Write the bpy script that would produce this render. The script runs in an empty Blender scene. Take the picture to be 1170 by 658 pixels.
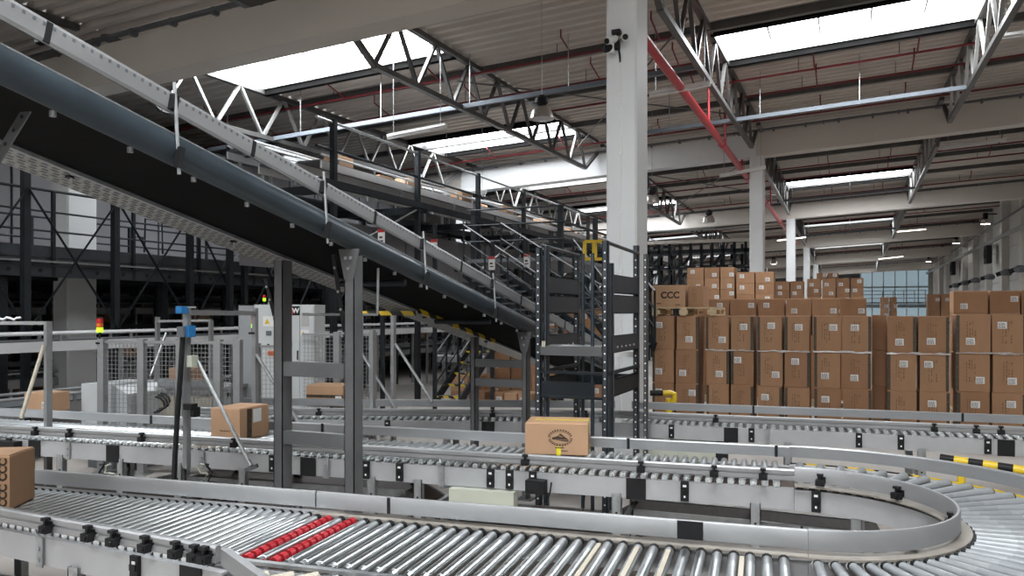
import bpy, math, random
from mathutils import Matrix, Vector
R = math.radians
rnd = random.Random(7)
scn = bpy.context.scene
col = scn.collection
# ------------------------------------------------------------------ camera, world, exposure
F, HOR, EYE, YAW = 900.0, 356.0, 1.9, 23.2          # focal length (px of 1170), horizon row, eye height, yaw from the hall's long axis
CX, CY = 2.59, -9.77
cT, sT = math.cos(R(YAW)), math.sin(R(YAW))
cam = bpy.data.objects.new('camera', bpy.data.cameras.new('camera'))
col.objects.link(cam)
cam.data.sensor_width = 36; cam.data.lens = 36*F/1170
cam.data.shift_y = (HOR-329)/1170
cam.data.clip_end = 400; cam.data.clip_start = .05
cam.location = (CX, CY, EYE); cam.rotation_euler = (R(90), 0, R(YAW))
scn.camera = cam
w = bpy.data.worlds.new('overcast_sky'); scn.world = w; w.use_nodes = True
w.node_tree.nodes['Background'].inputs[0].default_value = (.86, .93, 1, 1)
w.node_tree.nodes['Background'].inputs[1].default_value = 1.0
vs = scn.view_settings
vs.view_transform = 'Standard'; vs.look = 'None'; vs.gamma = 1; vs.use_curve_mapping = False
vs.exposure = 0.27
SKY_E = 19.0                                          # brightness of the daylit skylight panes
scn.cycles.use_denoising = True
scn.cycles.max_bounces = 7; scn.cycles.diffuse_bounces = 5; scn.cycles.glossy_bounces = 3
scn.cycles.sample_clamp_indirect = 6
scn.cycles.caustics_reflective = False; scn.cycles.caustics_refractive = False

def wc(Xc, Yc, z=0): return Vector((CX+Xc*cT-Yc*sT, CY+Xc*sT+Yc*cT, z))     # camera ground frame -> world
def pd(px, py, Y): return wc((px-585)/F*Y, Y, EYE-(py-HOR)/F*Y)              # pixel at a depth
def pz(px, py, z): return pd(px, py, (EYE-z)*F/(py-HOR))                      # pixel at a height
def ray(px, py):
    a = (px-585)/F; return Vector((a*cT-sT, a*sT+cT, -(py-HOR)/F))
def pv(px, py, v): d = ray(px, py); return Vector((CX, CY, EYE))+d*((v-CX)/d.x)   # pixel on the plane x = v
def ps(px, py, s): d = ray(px, py); return Vector((CX, CY, EYE))+d*((s-CY)/d.y)   # pixel on the plane y = s
# ------------------------------------------------------------------ materials
MATS = {}
def mat(name, rgb, rough=.6, metal=0., var=.12, scale=6., bump=0., emit=0., spec=.5, stretch=None, spots=0.):
    m = bpy.data.materials.new(name); m.use_nodes = True; nt = m.node_tree; N = nt.nodes; L = nt.links
    b = N['Principled BSDF']
    b.inputs['Roughness'].default_value = rough; b.inputs['Metallic'].default_value = metal
    b.inputs['Specular IOR Level'].default_value = spec
    b.inputs['Base Color'].default_value = (*rgb, 1)
    if var or bump or spots:
        tc = N.new('ShaderNodeTexCoord'); no = N.new('ShaderNodeTexNoise')
        no.inputs['Scale'].default_value = scale; no.inputs['Detail'].default_value = 5
        src = tc.outputs['Object']
        if stretch:
            mp = N.new('ShaderNodeMapping'); mp.inputs['Scale'].default_value = stretch
            L.new(src, mp.inputs['Vector']); src = mp.outputs[0]
        L.new(src, no.inputs['Vector'])
        cr = N.new('ShaderNodeValToRGB')
        cr.color_ramp.elements[0].position = .3; cr.color_ramp.elements[1].position = .7
        lo = [max(0, x*(1-var)) for x in rgb]; hi = [min(1, x*(1+var)) for x in rgb]
        cr.color_ramp.elements[0].color = (*lo, 1); cr.color_ramp.elements[1].color = (*hi, 1)
        L.new(no.outputs['Fac'], cr.inputs[0]); L.new(cr.outputs[0], b.inputs['Base Color'])
        mr = N.new('ShaderNodeMapRange'); mr.inputs['To Min'].default_value = max(.04, rough-.1); mr.inputs['To Max'].default_value = min(1, rough+.12)
        L.new(no.outputs['Fac'], mr.inputs['Value']); L.new(mr.outputs[0], b.inputs['Roughness'])
        if bump:
            bu = N.new('ShaderNodeBump'); bu.inputs['Strength'].default_value = bump; bu.inputs['Distance'].default_value = .01
            L.new(no.outputs['Fac'], bu.inputs['Height']); L.new(bu.outputs[0], b.inputs['Normal'])
    if emit:
        b.inputs['Emission Color'].default_value = (*rgb, 1); b.inputs['Emission Strength'].default_value = emit
    MATS[name] = m
    return m
mat('floor', (.43, .40, .37), .5, var=.16, scale=.9, bump=.03)
mat('roof', (.55, .50, .455), .65, var=.06, scale=.6)
mat('conc', (.62, .60, .565), .75, var=.06, scale=1.2, bump=.03)
mat('column', (.70, .715, .72), .6, var=.035, scale=1.5)
mat('beamwhite', (.74, .76, .77), .6, var=.03, scale=1.)
mat('beamgrey', (.60, .56, .51), .7, var=.05, scale=.8)
mat('wall', (.52, .52, .50), .75, var=.08, scale=.7)
mat('wallpanel', (.60, .60, .59), .7, var=.05, scale=.8)
mat('darkwall', (.20, .197, .21), .7, var=.1, scale=.7)
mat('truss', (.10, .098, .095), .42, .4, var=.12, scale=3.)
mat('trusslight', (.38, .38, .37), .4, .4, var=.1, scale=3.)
mat('panelgrey', (.045, .052, .06), .45, .1, var=.15, scale=4., spec=.35)
mat('dark', (.016, .020, .024), .5, .1, var=.2, scale=4., spec=.3)
mat('tube', (.026, .037, .046), .34, .1, var=.12, scale=5.)
mat('post', (.115, .117, .12), .45, .3, var=.12, scale=5.)
mat('black', (.010, .010, .011), .55, var=.2, scale=20., spec=.3)
mat('pan', (.008, .0078, .0078), .9, var=.3, scale=3., spec=.05)
mat('belt', (.010, .0095, .0095), .9, var=.35, scale=6., spec=.08)
mat('alu', (.315, .32, .325), .4, .5, var=.06, scale=3., stretch=(1, 1, 3))
mat('frame', (.40, .405, .415), .45, .25, var=.06, scale=5.)
mat('flange', (.30, .275, .24), .5, .3, var=.2, scale=8.)
mat('galv', (.36, .375, .38), .38, .7, var=.18, scale=14.)
mat('zinc', (.78, .82, .84), .29, 1., var=.05, scale=2., stretch=(1, .3, 1))
mat('plasticroller', (.27, .285, .295), .33, .15, var=.1, scale=9.)
mat('rollerband', (.22, .235, .245), .35, .15, var=.1, scale=9.)
mat('white', (.80, .80, .79), .5, var=.03)
mat('whiteplastic', (.75, .76, .77), .35, var=.03)
mat('cabinet', (.60, .62, .625), .45, var=.03, scale=3.)
mat('cabdark', (.30, .315, .325), .45, var=.05, scale=3.)
mat('machine', (.56, .585, .60), .4, var=.04, scale=3.)
mat('card', (.36, .20, .108), .8, var=.07, scale=7., stretch=(1, 1, .25))
mat('cardb', (.315, .168, .088), .8, var=.08, scale=6., stretch=(1, 1, .25))
mat('cardlight', (.48, .295, .175), .8, var=.06, scale=7., stretch=(1, 1, .25))
mat('ink', (.055, .035, .022), .8, var=.2)
mat('inksoft', (.20, .115, .06), .85, var=.2)
mat('sticker', (.80, .80, .79), .6, var=.03)
mat('yellowtape', (.78, .68, .03), .35, var=.05)
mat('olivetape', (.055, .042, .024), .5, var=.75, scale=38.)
mat('wood', (.56, .43, .27), .75, var=.16, scale=8., stretch=(1, 6, 6))
mat('red', (.42, .022, .03), .35, var=.12, scale=4.)
mat('redsprink', (.15, .010, .014), .45, var=.15, scale=4.)
mat('redroller', (.36, .012, .02), .35, var=.1, scale=10.)
mat('yellow', (.72, .50, .02), .4, var=.06)
mat('orange', (.75, .16, .02), .4, var=.04)
mat('sigred', (.50, .02, .02), .3, var=.02); mat('sigorange', (.75, .16, .02), .3, var=.02)
mat('siggreen', (.35, .95, .02), .3, var=0, emit=1.6)
mat('blue', (.02, .15, .36), .35, var=.05)
mat('palegreen', (.44, .46, .38), .5, var=.05, scale=4.)
mat('beltbrown', (.105, .080, .066), .7, var=.3, scale=3., stretch=(8, 1, 1))
mat('skyglass', (.93, .965, 1.), .4, var=0, emit=SKY_E)
mat('tubelamp', (1, .93, .78), .4, var=0, emit=3.)
mat('warmtube', (1, .86, .66), .4, var=0, emit=14.)
mat('spot', (1, .97, .9), .4, var=0, emit=14.)
mat('lampmetal', (.62, .60, .56), .28, .85, var=.08)
mat('cream', (.45, .41, .33), .5, var=.05)
mat('slate', (.13, .14, .15), .5, .3, var=.1)
mat('bluegrey', (.15, .172, .20), .5, .1, var=.08)
mat('officeglass', (.46, .60, .68), .12, var=0, emit=.35)
mat('officewhite', (.66, .72, .75), .6, var=.04)
mat('film', (.46, .43, .41), .2, var=.2, scale=20.)
mat('tray', (.34, .335, .31), .45, .5, var=.3, scale=45.)
def stripe_mat(name, a, b, scale):
    m = mat(name, a, .45, var=0); nt = m.node_tree; N = nt.nodes; L = nt.links
    tc = N.new('ShaderNodeTexCoord'); wv = N.new('ShaderNodeTexWave'); wv.bands_direction = 'DIAGONAL'
    wv.inputs['Scale'].default_value = scale
    cr = N.new('ShaderNodeValToRGB'); cr.color_ramp.interpolation = 'CONSTANT'
    cr.color_ramp.elements[0].color = (*a, 1); cr.color_ramp.elements[1].position = .5; cr.color_ramp.elements[1].color = (*b, 1)
    L.new(tc.outputs['Object'], wv.inputs['Vector']); L.new(wv.outputs['Fac'], cr.inputs[0]); L.new(cr.outputs[0], N['Principled BSDF'].inputs['Base Color'])
stripe_mat('hazard', (.012, .012, .012), (.72, .50, .02), 2.6)
# ------------------------------------------------------------------ mesh builder
class MB:
    def __init__(s): s.v = []; s.f = []; s.m = []; s.cur = 0
    def _add(s, vs, fs):
        o = len(s.v); s.v += [tuple(x) for x in vs]; s.f += [tuple(i+o for i in f) for f in fs]; s.m += [s.cur]*len(fs); return s
    def slot(s, i): s.cur = i; return s
    def box(s, x0, x1, y0, y1, z0, z1):
        return s._add([(x0,y0,z0),(x1,y0,z0),(x1,y1,z0),(x0,y1,z0),(x0,y0,z1),(x1,y0,z1),(x1,y1,z1),(x0,y1,z1)],
            [(0,3,2,1),(4,5,6,7),(0,1,5,4),(1,2,6,5),(2,3,7,6),(3,0,4,7)])
    def bar(s, p0, p1, w, h, up=(0,0,1)):
        p0 = Vector(p0); p1 = Vector(p1); d = (p1-p0).normalized(); u = Vector(up)
        if abs(d.dot(u)) > .98: u = Vector((0,1,0)) if abs(d.y) < .9 else Vector((1,0,0))
        x = d.cross(u).normalized(); y = x.cross(d).normalized()
        c = [x*(-w/2)+y*(-h/2), x*(w/2)+y*(-h/2), x*(w/2)+y*(h/2), x*(-w/2)+y*(h/2)]
        return s._add([p0+q for q in c]+[p1+q for q in c], [(3,2,1,0),(4,5,6,7),(0,1,5,4),(1,2,6,5),(2,3,7,6),(3,0,4,7)])
    def cyl(s, p0, p1, r, n=10, r2=None, caps=True):
        p0 = Vector(p0); p1 = Vector(p1); d = (p1-p0).normalized(); r2 = r if r2 is None else r2
        u = Vector((0,0,1)) if abs(d.z) < .9 else Vector((1,0,0)); x = d.cross(u).normalized(); y = x.cross(d)
        a = [x*math.cos(2*math.pi*i/n)+y*math.sin(2*math.pi*i/n) for i in range(n)]
        vs = [p0+q*r for q in a]+[p1+q*r2 for q in a]
        fs = [(i, (i+1)%n, n+(i+1)%n, n+i) for i in range(n)]
        if caps: fs += [tuple(range(n-1,-1,-1)), tuple(range(n, 2*n))]
        return s._add(vs, fs)
    def tube(s, pts, r, n=7):
        P = [Vector(p) for p in pts]; rings = []
        for i, p in enumerate(P):
            d = ((P[min(i+1,len(P)-1)]-P[max(i-1,0)])).normalized()
            u = Vector((0,0,1)) if abs(d.z) < .9 else Vector((1,0,0)); x = d.cross(u).normalized(); y = x.cross(d)
            rings.append([p+(x*math.cos(2*math.pi*k/n)+y*math.sin(2*math.pi*k/n))*r for k in range(n)])
        vs = [q for rg in rings for q in rg]; fs = []
        for i in range(len(P)-1):
            for k in range(n): fs.append((i*n+k, i*n+(k+1)%n, (i+1)*n+(k+1)%n, (i+1)*n+k))
        fs += [tuple(range(n-1,-1,-1)), tuple(range((len(P)-1)*n, len(P)*n))]
        return s._add(vs, fs)
    def sweep(s, prof, path):
        """closed profile of (offset to the left-hand normal, z) swept along path of (x, y, nx, ny[, z])"""
        k = len(prof); vs = []; fs = []
        for p in path:
            z0 = p[4] if len(p) > 4 else 0
            for o, z in prof: vs.append((p[0]+p[2]*o, p[1]+p[3]*o, z+z0))
        for i in range(len(path)-1):
            for j in range(k): fs.append((i*k+j, i*k+(j+1)%k, (i+1)*k+(j+1)%k, (i+1)*k+j))
        fs += [tuple(range(k-1,-1,-1)), tuple(range((len(path)-1)*k, len(path)*k))]
        return s._add(vs, fs)
    def extrude(s, poly, d):
        """planar polygon (3D points) extruded by vector d"""
        n = len(poly); d = Vector(d); P = [Vector(p) for p in poly]
        return s._add(P+[p+d for p in P], [tuple(range(n-1,-1,-1)), tuple(range(n,2*n))]+[(i,(i+1)%n,n+(i+1)%n,n+i) for i in range(n)])
    def lathe(s, prof, n=14, c=(0,0,0)):
        vs = [(c[0]+r*math.cos(2*math.pi*i/n), c[1]+r*math.sin(2*math.pi*i/n), c[2]+z) for r, z in prof for i in range(n)]
        fs = [(j*n+i, j*n+(i+1)%n, (j+1)*n+(i+1)%n, (j+1)*n+i) for j in range(len(prof)-1) for i in range(n)]
        return s._add(vs, fs)
    def xf(s, M): s.v = [tuple(M @ Vector(p)) for p in s.v]; return s
    def mesh(s, name, mats, smooth=True):
        me = bpy.data.meshes.new(name); me.from_pydata(s.v, [], s.f)
        for m in (mats if isinstance(mats, (list, tuple)) else [mats]): me.materials.append(MATS[m])
        me.polygons.foreach_set('material_index', s.m)
        if smooth:
            me.polygons.foreach_set('use_smooth', [True]*len(s.f)); me.set_sharp_from_angle(angle=R(35))
        me.update(); return me
MT = {}
def _link(o, parent=None):
    col.objects.link(o)
    if parent is not None: o.parent = parent; MT[o.name] = MT.get(parent.name, Matrix())
    return o
def tag(o, label=None, cat=None, group=None, kind=None):
    for k, v in (('label', label), ('category', cat), ('group', group), ('kind', kind)):
        if v: o[k] = v
    return o
def thing(name, label, cat, loc=(0,0,0), rz=0., group=None):
    o = bpy.data.objects.new(name, None); o.empty_display_size = .2
    o.location = loc; o.rotation_euler = (0, 0, rz); col.objects.link(o)
    MT[o.name] = Matrix.Translation(Vector(loc)) @ Matrix.Rotation(rz, 4, 'Z')
    return tag(o, label, cat, group)
def part(parent, name, mb, m, world=False, smooth=True, label=None, kind=None):
    if world: mb.xf(MT[parent.name].inverted())
    o = bpy.data.objects.new(name, mb.mesh(name, m, smooth)); _link(o, parent)
    return tag(o, label, kind=kind)
def inst(parent, name, me, M=None, loc=None, rz=0., sc=None):
    o = bpy.data.objects.new(name, me); _link(o, parent)
    if M is not None: o.matrix_local = M; MT[o.name] = MT[parent.name] @ M
    else:
        if loc is not None: o.location = loc
        if rz: o.rotation_euler = (0, 0, rz)
        if sc: o.scale = sc
    return o
def single(name, mb, m, label, cat, group=None, smooth=True, kind=None):
    """a thing that is one mesh, built in world coordinates, origin moved to its base"""
    xs = [p[0] for p in mb.v]; ys = [p[1] for p in mb.v]; zs = [p[2] for p in mb.v]
    c = Vector(((min(xs)+max(xs))/2, (min(ys)+max(ys))/2, min(zs))); mb.xf(Matrix.Translation(-c))
    o = bpy.data.objects.new(name, mb.mesh(name, m, smooth)); o.location = c; col.objects.link(o); MT[o.name] = Matrix.Translation(c)
    return tag(o, label, cat, group, kind)
def struct(name, mb, m, smooth=False):
    o = bpy.data.objects.new(name, mb.mesh(name, m, smooth)); col.objects.link(o); MT[o.name] = Matrix(); o['kind'] = 'structure'
    return o
def text_mesh(txt, size, m, name='lettering', bold=.0, sx=1.):
    cu = bpy.data.curves.new('t', 'FONT'); cu.body = txt; cu.size = size; cu.align_x = 'CENTER'; cu.align_y = 'CENTER'; cu.offset = bold; cu.extrude = .0006
    o = bpy.data.objects.new('t', cu); col.objects.link(o)
    dg = bpy.context.evaluated_depsgraph_get(); me = bpy.data.meshes.new_from_object(o.evaluated_get(dg))
    bpy.data.objects.remove(o); bpy.data.curves.remove(cu)
    me.name = name; me.materials.clear(); me.materials.append(MATS[m])
    if sx != 1: me.transform(Matrix.Diagonal((sx, 1, 1, 1)))
    return me
FACE = Matrix(((1,0,0,0),(0,0,-1,0),(0,1,0,0),(0,0,0,1)))   # flat text (xy) stood up so that it reads towards -y
# ================================================================== THE HALL
def zb(v, s):                                            # underside of the cross beams
    return 6.60-.018*abs(s-15)+.05*v
def zc(v, s): return zb(v, s)+1.18                       # underside of the roof deck
S0, S1, V0, V1 = -32., 83., -27., 10.3
fl = struct('floor', MB().box(V0, V1, S0, S1, -.3, 0), 'floor')
SKY = {(-10, -5): [(-26.5,-23),(-18,-15.8),(-10.8,-8.4),(2.7,4.8),(11.5,13.7),(19.,21.2),(27,29),(41.4,43),(56.4,58),(71.4,73)],
       (0, 5): [(-24,-21),(-15,-12.6),(-8.4,-6.2),(6.6,8.75),(26,28.2),(41.4,43),(56.4,58),(71.4,73)]}
COLS = [(V0, -15), (-15, -10), (-10, -5), (-5, 0), (0, 5), (5, V1)]
mb = MB()
for (a, b) in COLS:
    holes = SKY.get((a, b), []); cuts = [S0]
    for h in holes: cuts += list(h)
    cuts.append(S1)
    for i in range(0, len(cuts), 2):
        s0, s1 = cuts[i], cuts[i+1]; per = .34; n = max(1, int((s1-s0)/per)); per = (s1-s0)/n
        va = a+(.25 if holes else 0); vb = b-(.25 if holes else 0)
        vs_ = []; 
        for k in range(n):
            for t, dz in ((0, .0), (.38, .0), (.5, .10), (.88, .10)):
                s = s0+(k+t)*per; vs_.append((s, dz))
        vs_.append((s1, 0))
        P = []
        for s, dz in vs_: P += [(a, s, zc(a, s)+dz), (b, s, zc(b, s)+dz)]
        mb._add(P, [(2*j, 2*j+1, 2*j+3, 2*j+2) for j in range(len(vs_)-1)])
ceil = struct('ceiling', mb, 'roof')
# outer roof skin so no sky leaks through, with the skylight openings left free
# skylights
nsk = 0
ordn = ['first','second','third','fourth','fifth','sixth','seventh','eighth','ninth','tenth']
for (a, b), L in SKY.items():
    for i, (s0, s1) in enumerate(L):
        sm = (s0+s1)/2
        t = thing('skylight', '%s daylit skylight from the entrance wall, over the %s' % (ordn[i], 'elevated conveyors' if a < -5 else 'bay beside the white columns'), 'skylight',
                  ((a+b)/2, sm, zc((a+b)/2, sm)), 0, 'roof skylights')
        def zz(v, s): return zc(v, s)
        n = 5
        for k in range(n):
            x0 = a+(b-a)*k/n+.02; x1 = a+(b-a)*(k+1)/n-.02
            part(t, 'pane', MB()._add([(x0,s0,zz(x0,s0)+.22),(x1,s0,zz(x1,s0)+.22),(x1,s1,zz(x1,s1)+.22),(x0,s1,zz(x0,s1)+.22)], [(0,3,2,1)]), 'skyglass', True, False)
            if k: part(t, 'glazing_bar', MB().bar((x0-.02,s0,zz(x0,s0)+.2),(x0-.02,s1,zz(x0,s1)+.2),.045,.06), 'white', True)
        for s in (s0, s1):
            part(t, 'kerb', MB().bar((a,s,zz(a,s)+.1),(b,s,zz(b,s)+.1),.05,.26), 'white', True)
            part(t, 'edge_angle', MB().bar((a,s+(.10 if s==s1 else -.10),zz(a,s)-.08),(b,s+(.10 if s==s1 else -.10),zz(b,s)-.08),.13,.15), 'pan', True)
        for v in (a, b):
            part(t, 'kerb', MB().bar((v,s0,zz(v,s0)+.1),(v,s1,zz(v,s1)+.1),.05,.26), 'white', True)
# walls
wl = struct('wall_left', MB().box(V0-.3, V0, S0, S1, 0, 7.5), 'darkwall')
wb = struct('wall_back', MB().box(V0, 3.6, S1, S1+.3, 0, 7.5), 'darkwall')
wf = struct('wall_front', MB().box(V0, V1, S0-.3, S0, 0, 8), 'wall')
wr = struct('wall_right', MB().box(V1, V1+.3, S0, S1, 0, 9), 'wall')
for k in range(22):                                     # panels of the right wall between pilasters
    s = -29+k*5.2
    part(wr, 'pilaster', MB().box(V1-.38, V1, s-.28, s+.28, 0, zc(V1, s)-.1), 'conc', smooth=False)
    if s > 5:
        for j in range(4): part(wr, 'wall_panel', MB().box(V1-.05, V1+.01, s+.32, s+4.86, .02+j*1.75, 1.72+j*1.75), 'wallpanel', smooth=False)
        part(wr, 'downpipe', MB().cyl((V1-.12, s+.55, 0), (V1-.12, s+.55, zc(V1, s)-.3), .06, 8), 'slate')
# far end: glazed office front
wo = struct('wall_office', MB().box(3.6, V1, S1-.2, S1+.3, 0, 7.8), 'officewhite')
for k in range(6):
    for j in range(3):
        x = 3.75+k*1.1
        part(wo, 'pane', MB().box(x, x+1.0, S1-.24, S1-.19, [.2,2.7,4.6][j], [2.3,4.4,6.2][j]), 'officeglass', smooth=False)
    part(wo, 'mullion', MB().box(x+1.0, x+1.1, S1-.3, S1-.2, 0, 6.4), 'white', smooth=False)
rail = MB()
for z in (3.3, 3.7, 4.1): rail.cyl((3.7, S1-.9, z), (10, S1-.9, z), .04, 6)
for k in range(7): rail.cyl((3.8+k, S1-.9, 2.9), (3.8+k, S1-.9, 4.1), .035, 6)
rail.box(3.7, 10.2, S1-1.2, S1-.25, 2.75, 2.9)
part(wo, 'gallery_railing', rail, 'galv')
# partition cladding behind the walkway
wp = struct('wall_partition', MB().box(-13.3, -13.2, -9, 16, 2.9, 6.2), 'slate')
for k in range(20): part(wp, 'cladding_panel', MB().box(-13.2, -13.14, -8.9+k*1.24, -7.72+k*1.24, 2.95, 6.15), 'darkwall', smooth=False)
# columns
COLUMN_S = [-15, 0, 15, 30, 45, 60, 75]
def bayname(k): return ['in line with the camera-bearing column', 'one bay beyond the camera-bearing column', 'two bays beyond the camera-bearing column', 'three bays beyond the camera-bearing column', 'four bays beyond the camera-bearing column', 'five bays beyond the camera-bearing column'][k]
for k, s in enumerate(COLUMN_S):
    for v in (-20, -10, 0):
        if s < 0 and v < 0: continue
        kk = k-1
        lab = ('tall white concrete column carrying security cameras and a conduit' if (v == 0 and s == 0) else
               ('pale concrete column %s in the row %s' % (bayname(kk) if kk >= 0 else 'near the entrance wall', {0:'beside the stacked pallets', -10:'under the elevated conveyors', -20:'at the dark mezzanine'}[v])))
        c = thing('concrete_column', lab, 'column', (v-(.4 if (v == -10 and s == 0) else .085 if (v == 0 and s == 0) else 0), s+.3, 0), 0, 'hall columns')
        w2, d2, ch, H = .2, .3, .025, zb(v, s)
        poly = [(-w2+ch,-d2,0),(w2-ch,-d2,0),(w2,-d2+ch,0),(w2,d2-ch,0),(w2-ch,d2,0),(-w2+ch,d2,0),(-w2,d2-ch,0),(-w2,-d2+ch,0)]
        part(c, 'shaft', MB().extrude(poly, (0,0,H)), 'column' if v > -20 else 'conc', smooth=False)
        part(c, 'base_plinth', MB().box(-.26,.26,-.36,.36,0,.06), 'conc', smooth=False)
# cross beams
for k, s in enumerate(COLUMN_S):
    segs = [(-26.9, -20), (-20, -10), (-10, 0), (0, 10.25)]
    for j, (a, b) in enumerate(segs):
        m = 'beamwhite' if (j == 2 and s == 15) else 'beamgrey'
        kk = k-1
        lab = '%s concrete roof beam %s, spanning %s' % ('white' if m == 'beamwhite' else 'grey', bayname(kk) if kk >= 0 else 'near the entrance wall',
              ['to the dark side wall', 'over the dark mezzanine', 'over the elevated conveyors', 'from white column to pilastered wall'][j])
        t = thing('roof_beam', lab, 'beam', ((a+b)/2, s+.3, zb((a+b)/2, s)), 0, 'hall roof beams')
        h = .70
        A = [(a+.005, s+.06, zb(a,s)), (a+.005, s+.54, zb(a,s)), (a+.005, s+.54, zb(a,s)+h), (a+.005, s+.06, zb(a,s)+h)]
        B = [(b-.005, s+.06, zb(b,s)), (b-.005, s+.54, zb(b,s)), (b-.005, s+.54, zb(b,s)+h), (b-.005, s+.06, zb(b,s)+h)]
        part(t, 'beam_body', MB()._add(A+B, [(3,2,1,0),(4,5,6,7),(0,1,5,4),(1,2,6,5),(2,3,7,6),(3,0,4,7)]), m, True, False)
        part(t, 'cable_conduit', MB().bar((a+.02, s-.02, zb(a,s)+h+.06), (b-.02, s-.02, zb(b,s)+h+.06), .10, .05), 'slate', True)
        for q in range(int((b-a)/.9)):
            x = a+.5+q*.9; part(t, 'conduit_clip', MB().box(x-.03, x+.03, s-.06, s+.08, zb(x,s)+h-.02, zb(x,s)+h+.10), 'slate', True)
# roof trusses running along the hall
for v, vn in ((-10, 'above the mezzanine columns'), (-5, 'over the elevated conveyors'), (0, 'along the white columns'), (5, 'nearest the pilastered wall')):
    for k in range(6):
        s0 = COLUMN_S[k]+.56; s1 = COLUMN_S[k+1]+.04
        kk = k-1
        t = thing('roof_truss', 'steel roof truss %s, %s' % (vn, (['first bay', 'second bay', 'third bay', 'fourth bay', 'fifth bay'][kk]+' beyond the camera column' if kk >= 0 else 'bay towards the entrance wall')),
                  'truss', (v, (s0+s1)/2, zb(v, (s0+s1)/2)), 0, 'roof trusses')
        def lo(s): return Vector((v, s, zb(v, s)+.06))
        def hi(s): return Vector((v, s, zc(v, s)-.08))
        for a_, b_ in ((s0, (s0+s1)/2), ((s0+s1)/2, s1)):
            part(t, 'top_chord', MB().bar(hi(a_), hi(b_), .12, .10), 'truss', True)
        part(t, 'bottom_chord', MB().bar(lo(s0+1.3), lo(s1-1.3), .11, .10), 'truss', True)
        part(t, 'end_strut', MB().bar(hi(s0)-Vector((0,0,.35)), lo(s0+1.3), .10, .09), 'truss', True)
        part(t, 'end_strut', MB().bar(hi(s1)-Vector((0,0,.35)), lo(s1-1.3), .10, .09), 'truss', True)
        n = 8; L = s1-s0-2.6
        for i in range(n):
            sa = s0+1.3+L*i/n; sb = sa+L/n/2; sc_ = sa+L/n
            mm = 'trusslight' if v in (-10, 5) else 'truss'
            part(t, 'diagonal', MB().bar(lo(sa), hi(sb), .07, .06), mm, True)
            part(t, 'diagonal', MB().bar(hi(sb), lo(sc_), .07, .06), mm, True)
# purlins / struts across, sprinkler pipes
def cross(name, s, v0, v1, dz, r, m, label, cat, grp, box=None, drops=()):
    t = thing(name, label, cat, ((v0+v1)/2, s, zc((v0+v1)/2, s)-dz), 0, grp)
    a = Vector((v0, s, zc(v0, s)-dz)); b = Vector((v1, s, zc(v1, s)-dz))
    part(t, 'pipe' if not box else 'profile', MB().bar(a, b, box[0], box[1]) if box else MB().cyl(a, b, r, 8), m, True)
    for x in drops:
        p = a.lerp(b, (x-v0)/(v1-v0))
        if box: part(t, 'hanger_rod', MB().cyl(p, p+Vector((0,0,dz)), .012, 5), 'galv', True)
        else:
            part(t, 'hanger', MB().cyl(p, p+Vector((0,0,dz)), .010, 5), 'truss', True)
            q = p+Vector((.35, 0, 0)); e = q+Vector((0,-.75,.16))
            d = part(t, 'sprinkler_drop', MB().tube([q, e, e+Vector((0,0,.22))], .018, 6), m, True)
            part(d, 'sprinkler_head', MB().cyl(e+Vector((0,0,.2)), e+Vector((0,0,.30)), .03, 6), 'lampmetal', True)
    return t
BAYN = ['the bay beside the camera column','the second bay beyond the camera column','the third bay beyond the camera column','the fourth bay beyond the camera column','the fifth bay beyond the camera column']
PIPES = [[(1.9,-14.5,10),(5.55,-14.5,-.4),(7.5,-14.5,-.4),(9.5,-4.6,10),(11.1,.1,10),(14.1,-14.5,10)], [(2.2,-14.5,10),(3.6,-14.5,10),(7.0,-14.5,10),(9.2,-14.5,10),(14.4,-14.5,10)]]+[[(3.,-14.5,10),(6.,-14.5,10),(9.,-14.5,10),(14.3,-14.5,10)]]*3
for k in range(5):
    for j, (q, va, vb) in enumerate(PIPES[k]):
        cross('sprinkler_pipe', 15*k+q+.1, va, vb, .30, .028, 'redsprink', '%s red sprinkler pipe crossing %s' % (ordn[j], BAYN[k]),
              'sprinkler pipe', 'red sprinkler pipes', drops=[x for x in ((-12.2, -8.6, -6.1, -3.0, -1.2, 1.5, 3.6, 7.0) if k < 2 else (-8,-3, 2, 6)) if va < x < vb-.5])
for s, v0, v1, lab in ((5.2, -12, .0, 'blue-grey steel strut below the trusses, meeting the camera-bearing column'), (10.1, -2.2, 5.1, 'blue-grey steel strut beyond the camera-bearing column, ending at a truss'),
                       (24.8, -.2, 5.2, 'blue-grey steel strut beyond the second white column, under a skylight'), (38.5, -.2, 5.2, 'blue-grey steel strut beyond the third white column')):
    cross('cable_strut', s, v0, v1, 1.10, 0, 'bluegrey', lab, 'strut', 'blue-grey cross struts', box=(.08, .09), drops=[v0+.6+i*2.2 for i in range(int((v1-v0)/2.2))])
for k in range(5):
    for q in (2.6, 6.2, 9.0, 12.4):
        s = 15*k+q
        cross('roof_purlin', s, -15, 10.1, .07, 0, 'truss', 'dark steel purlin under the deck, %s in %s' % ({2.6:'first',6.2:'second',9.0:'third',12.4:'fourth'}[q], ['the bay beside the camera-bearing column','the second bay beyond the camera-bearing column','the third bay beyond the camera-bearing column','the fourth bay beyond the camera-bearing column','the fifth bay beyond the camera-bearing column'][k]), 'purlin', 'roof purlins', box=(.12, .16))
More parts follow.
